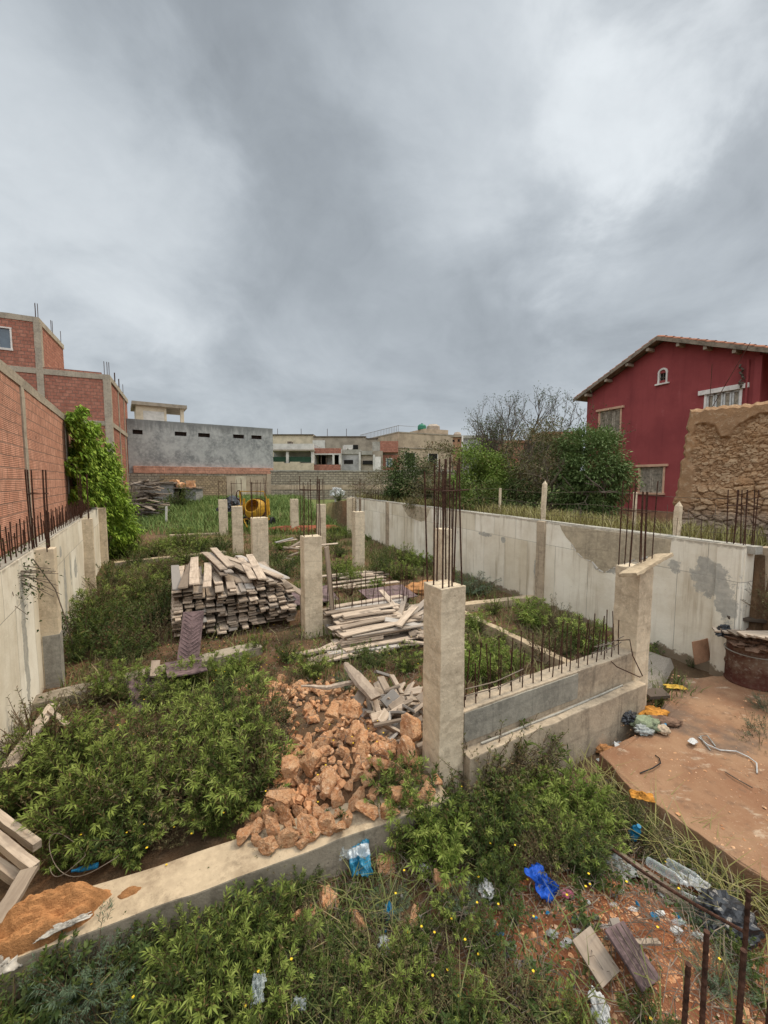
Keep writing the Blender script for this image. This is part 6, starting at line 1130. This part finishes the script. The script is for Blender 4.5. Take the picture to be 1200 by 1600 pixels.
lump('tarpaulin', 'black tarpaulin bundled left of the cement mixer', 'tarpaulin', (fx(362, 27), 27, 1.25), (.9, .5, .7), M['blackbag'], 71, .35)
lump('earth_mound', 'low ridge of red earth between the rear columns', 'earth', (-4.6, 23.6, .1), (2.3, .5, .35), M['redearth'], 72, .3, 2.5, rz=.2)
lump('sand_pile', 'tan heap of sand behind the second right-hand column', 'sand', (1.2, 11.2, .05), (.7, .5, .16), M['sand'], 74, .25, 2.5, rz=.2)
# pale things by the block wall
lump('rubbish_bag', 'white rubbish heap in the grass before the block wall', 'rubbish', (fx(527, 36), 36, 1.9), (.6, .4, .5), M['white'], 75, .5, 3); plank(PD[0], Vector((fx(524, 33), 33, .9)), Vector((.02, 0, 1)), 0, 'thin dark pole standing before the block wall')
# ------------------------------------------------------------------ sky, sun, camera
EL, AZ = R(58), R(62)       # sun height and its bearing, measured from +Y (straight ahead) towards +X
w = bpy.data.worlds.new('World'); SC.world = w; w.use_nodes = True; nt = w.node_tree; nt.nodes.clear()
T = NT.__new__(NT); T.t = nt; T.out = T.n('ShaderNodeOutputWorld')
g = T.n('ShaderNodeTexCoord').outputs['Generated']; s = T.sep(g); zz = T.math('ADD', T.math('MAXIMUM', s[2], 0.), .42)
cv = T.comb(T.math('DIVIDE', s[0], zz), T.math('DIVIDE', s[1], zz), 0.)
n1 = T.noise(cv, 1.5, 7, .58, .6); n2 = T.noise(cv, 3.0, 7, .55, .4); mp = T.n('ShaderNodeMapping'); T.l(cv, mp.inputs[0]); mp.inputs['Location'].default_value = (3.7, 1.3, 0); n3 = T.noise(mp.outputs[0], .7, 3, .5, .3)
def lobe(px, py, c0, c1):
    x, yy = (px-600)/630, -(py-800)/630; a = math.atan(50/630); d = Vector((x, math.cos(a)+math.sin(a)*yy, yy*math.cos(a)-math.sin(a))).normalized(); dp = T.n('ShaderNodeVectorMath', operation='DOT_PRODUCT'); nv = T.n('ShaderNodeVectorMath', operation='NORMALIZE'); T.l(g, nv.inputs[0]); T.l(nv.outputs[0], dp.inputs[0]); dp.inputs[1].default_value = d
    return T.ramp(T.math('ADD', dp.outputs['Value'], T.math('MULTIPLY', T.math('SUBTRACT', n2, .5), .14)), math.cos(R(c1)), math.cos(R(c0)))
br = T.math('ADD', .318, T.math('MULTIPLY', T.math('SUBTRACT', n1, .5), .30)); br = T.math('ADD', br, T.math('MULTIPLY', T.math('SUBTRACT', n2, .5), .14)); br = T.math('ADD', br, T.math('MULTIPLY', T.math('SUBTRACT', n3, .5), .16)); n4 = T.noise(cv, 6.5, 8, .62, .9); br = T.math('ADD', br, T.math('MULTIPLY', T.math('SUBTRACT', n4, .5), .055))
for a, c0, c1, k in (((850, 70), 2, 22, .22), ((1000, 40), 2, 14, .12), ((60, 270), 2, 22, .22), ((400, 60), 4, 30, -.17), ((950, 330), 2, 26, -.02), ((1130, 480), 2, 18, .06), ((600, 600), 2, 26, -.03)):
    br = T.math('ADD', br, T.math('MULTIPLY', lobe(*a, c0, c1), k*.58))
up = T.ramp(s[2], .74, .98, 0, 1.); br = T.math('ADD', br, T.math('MULTIPLY', up, 1.1)); back = T.ramp(s[1], .1, -.5, 0, 1.); br = T.math('ADD', br, T.math('MULTIPLY', T.math('MULTIPLY', back, T.ramp(s[2], .1, .5)), .8))
br = T.math('MAXIMUM', br, .17); col = T.mix(T.ramp(br, .2, .55), (.89, .985, 1.075), (.95, 1.01, 1.05)); vm = T.n('ShaderNodeVectorMath', operation='SCALE'); T.l(col, vm.inputs[0]); T.l(br, vm.inputs['Scale'])
sk = T.n('ShaderNodeTexSky', sky_type='NISHITA'); sk.sun_disc = False; sk.sun_elevation = EL; sk.sun_rotation = AZ; sk.dust_density = 3
b1 = T.n('ShaderNodeBackground'); T.l(sk.outputs[0], b1.inputs[0]); b1.inputs[1].default_value = .06; b2 = T.n('ShaderNodeBackground'); T.l(vm.outputs[0], b2.inputs[0]); b2.inputs[1].default_value = 1.
ms = T.n('ShaderNodeMixShader'); ms.inputs[0].default_value = .94; T.l(b1.outputs[0], ms.inputs[1]); T.l(b2.outputs[0], ms.inputs[2]); T.l(ms.outputs[0], T.out.inputs[0])
try: w.cycles.sampling_method = 'MANUAL'; w.cycles.sample_map_resolution = 512
except Exception: pass
sl_ = bpy.data.lights.new('sun', 'SUN'); sl_.energy = 1.5; sl_.angle = R(12); sl_.color = (1, .88, .70); so = bpy.data.objects.new('sun', sl_); COL.objects.link(so)
so.rotation_euler = Vector((math.cos(EL)*math.sin(AZ), math.cos(EL)*math.cos(AZ), math.sin(EL))).to_track_quat('Z', 'Y').to_euler()
cd = bpy.data.cameras.new('camera'); cam = bpy.data.objects.new('camera', cd); COL.objects.link(cam); cam.location = (0, 0, CAMH); cam.rotation_euler = (PI/2-math.atan(50/630), 0, 0)
cd.sensor_fit = 'HORIZONTAL'; cd.sensor_width = 36; cd.lens = 36*630/1200; cd.clip_start = .05; cd.clip_end = 3000; SC.camera = cam
SC.view_settings.view_transform = 'Standard'; SC.view_settings.look = 'None'; SC.view_settings.exposure = 0.74; SC.view_settings.gamma = 1
SC.cycles.max_bounces = 5; SC.cycles.diffuse_bounces = 3; SC.cycles.glossy_bounces = 2; SC.cycles.transparent_max_bounces = 8; SC.cycles.transmission_bounces = 2
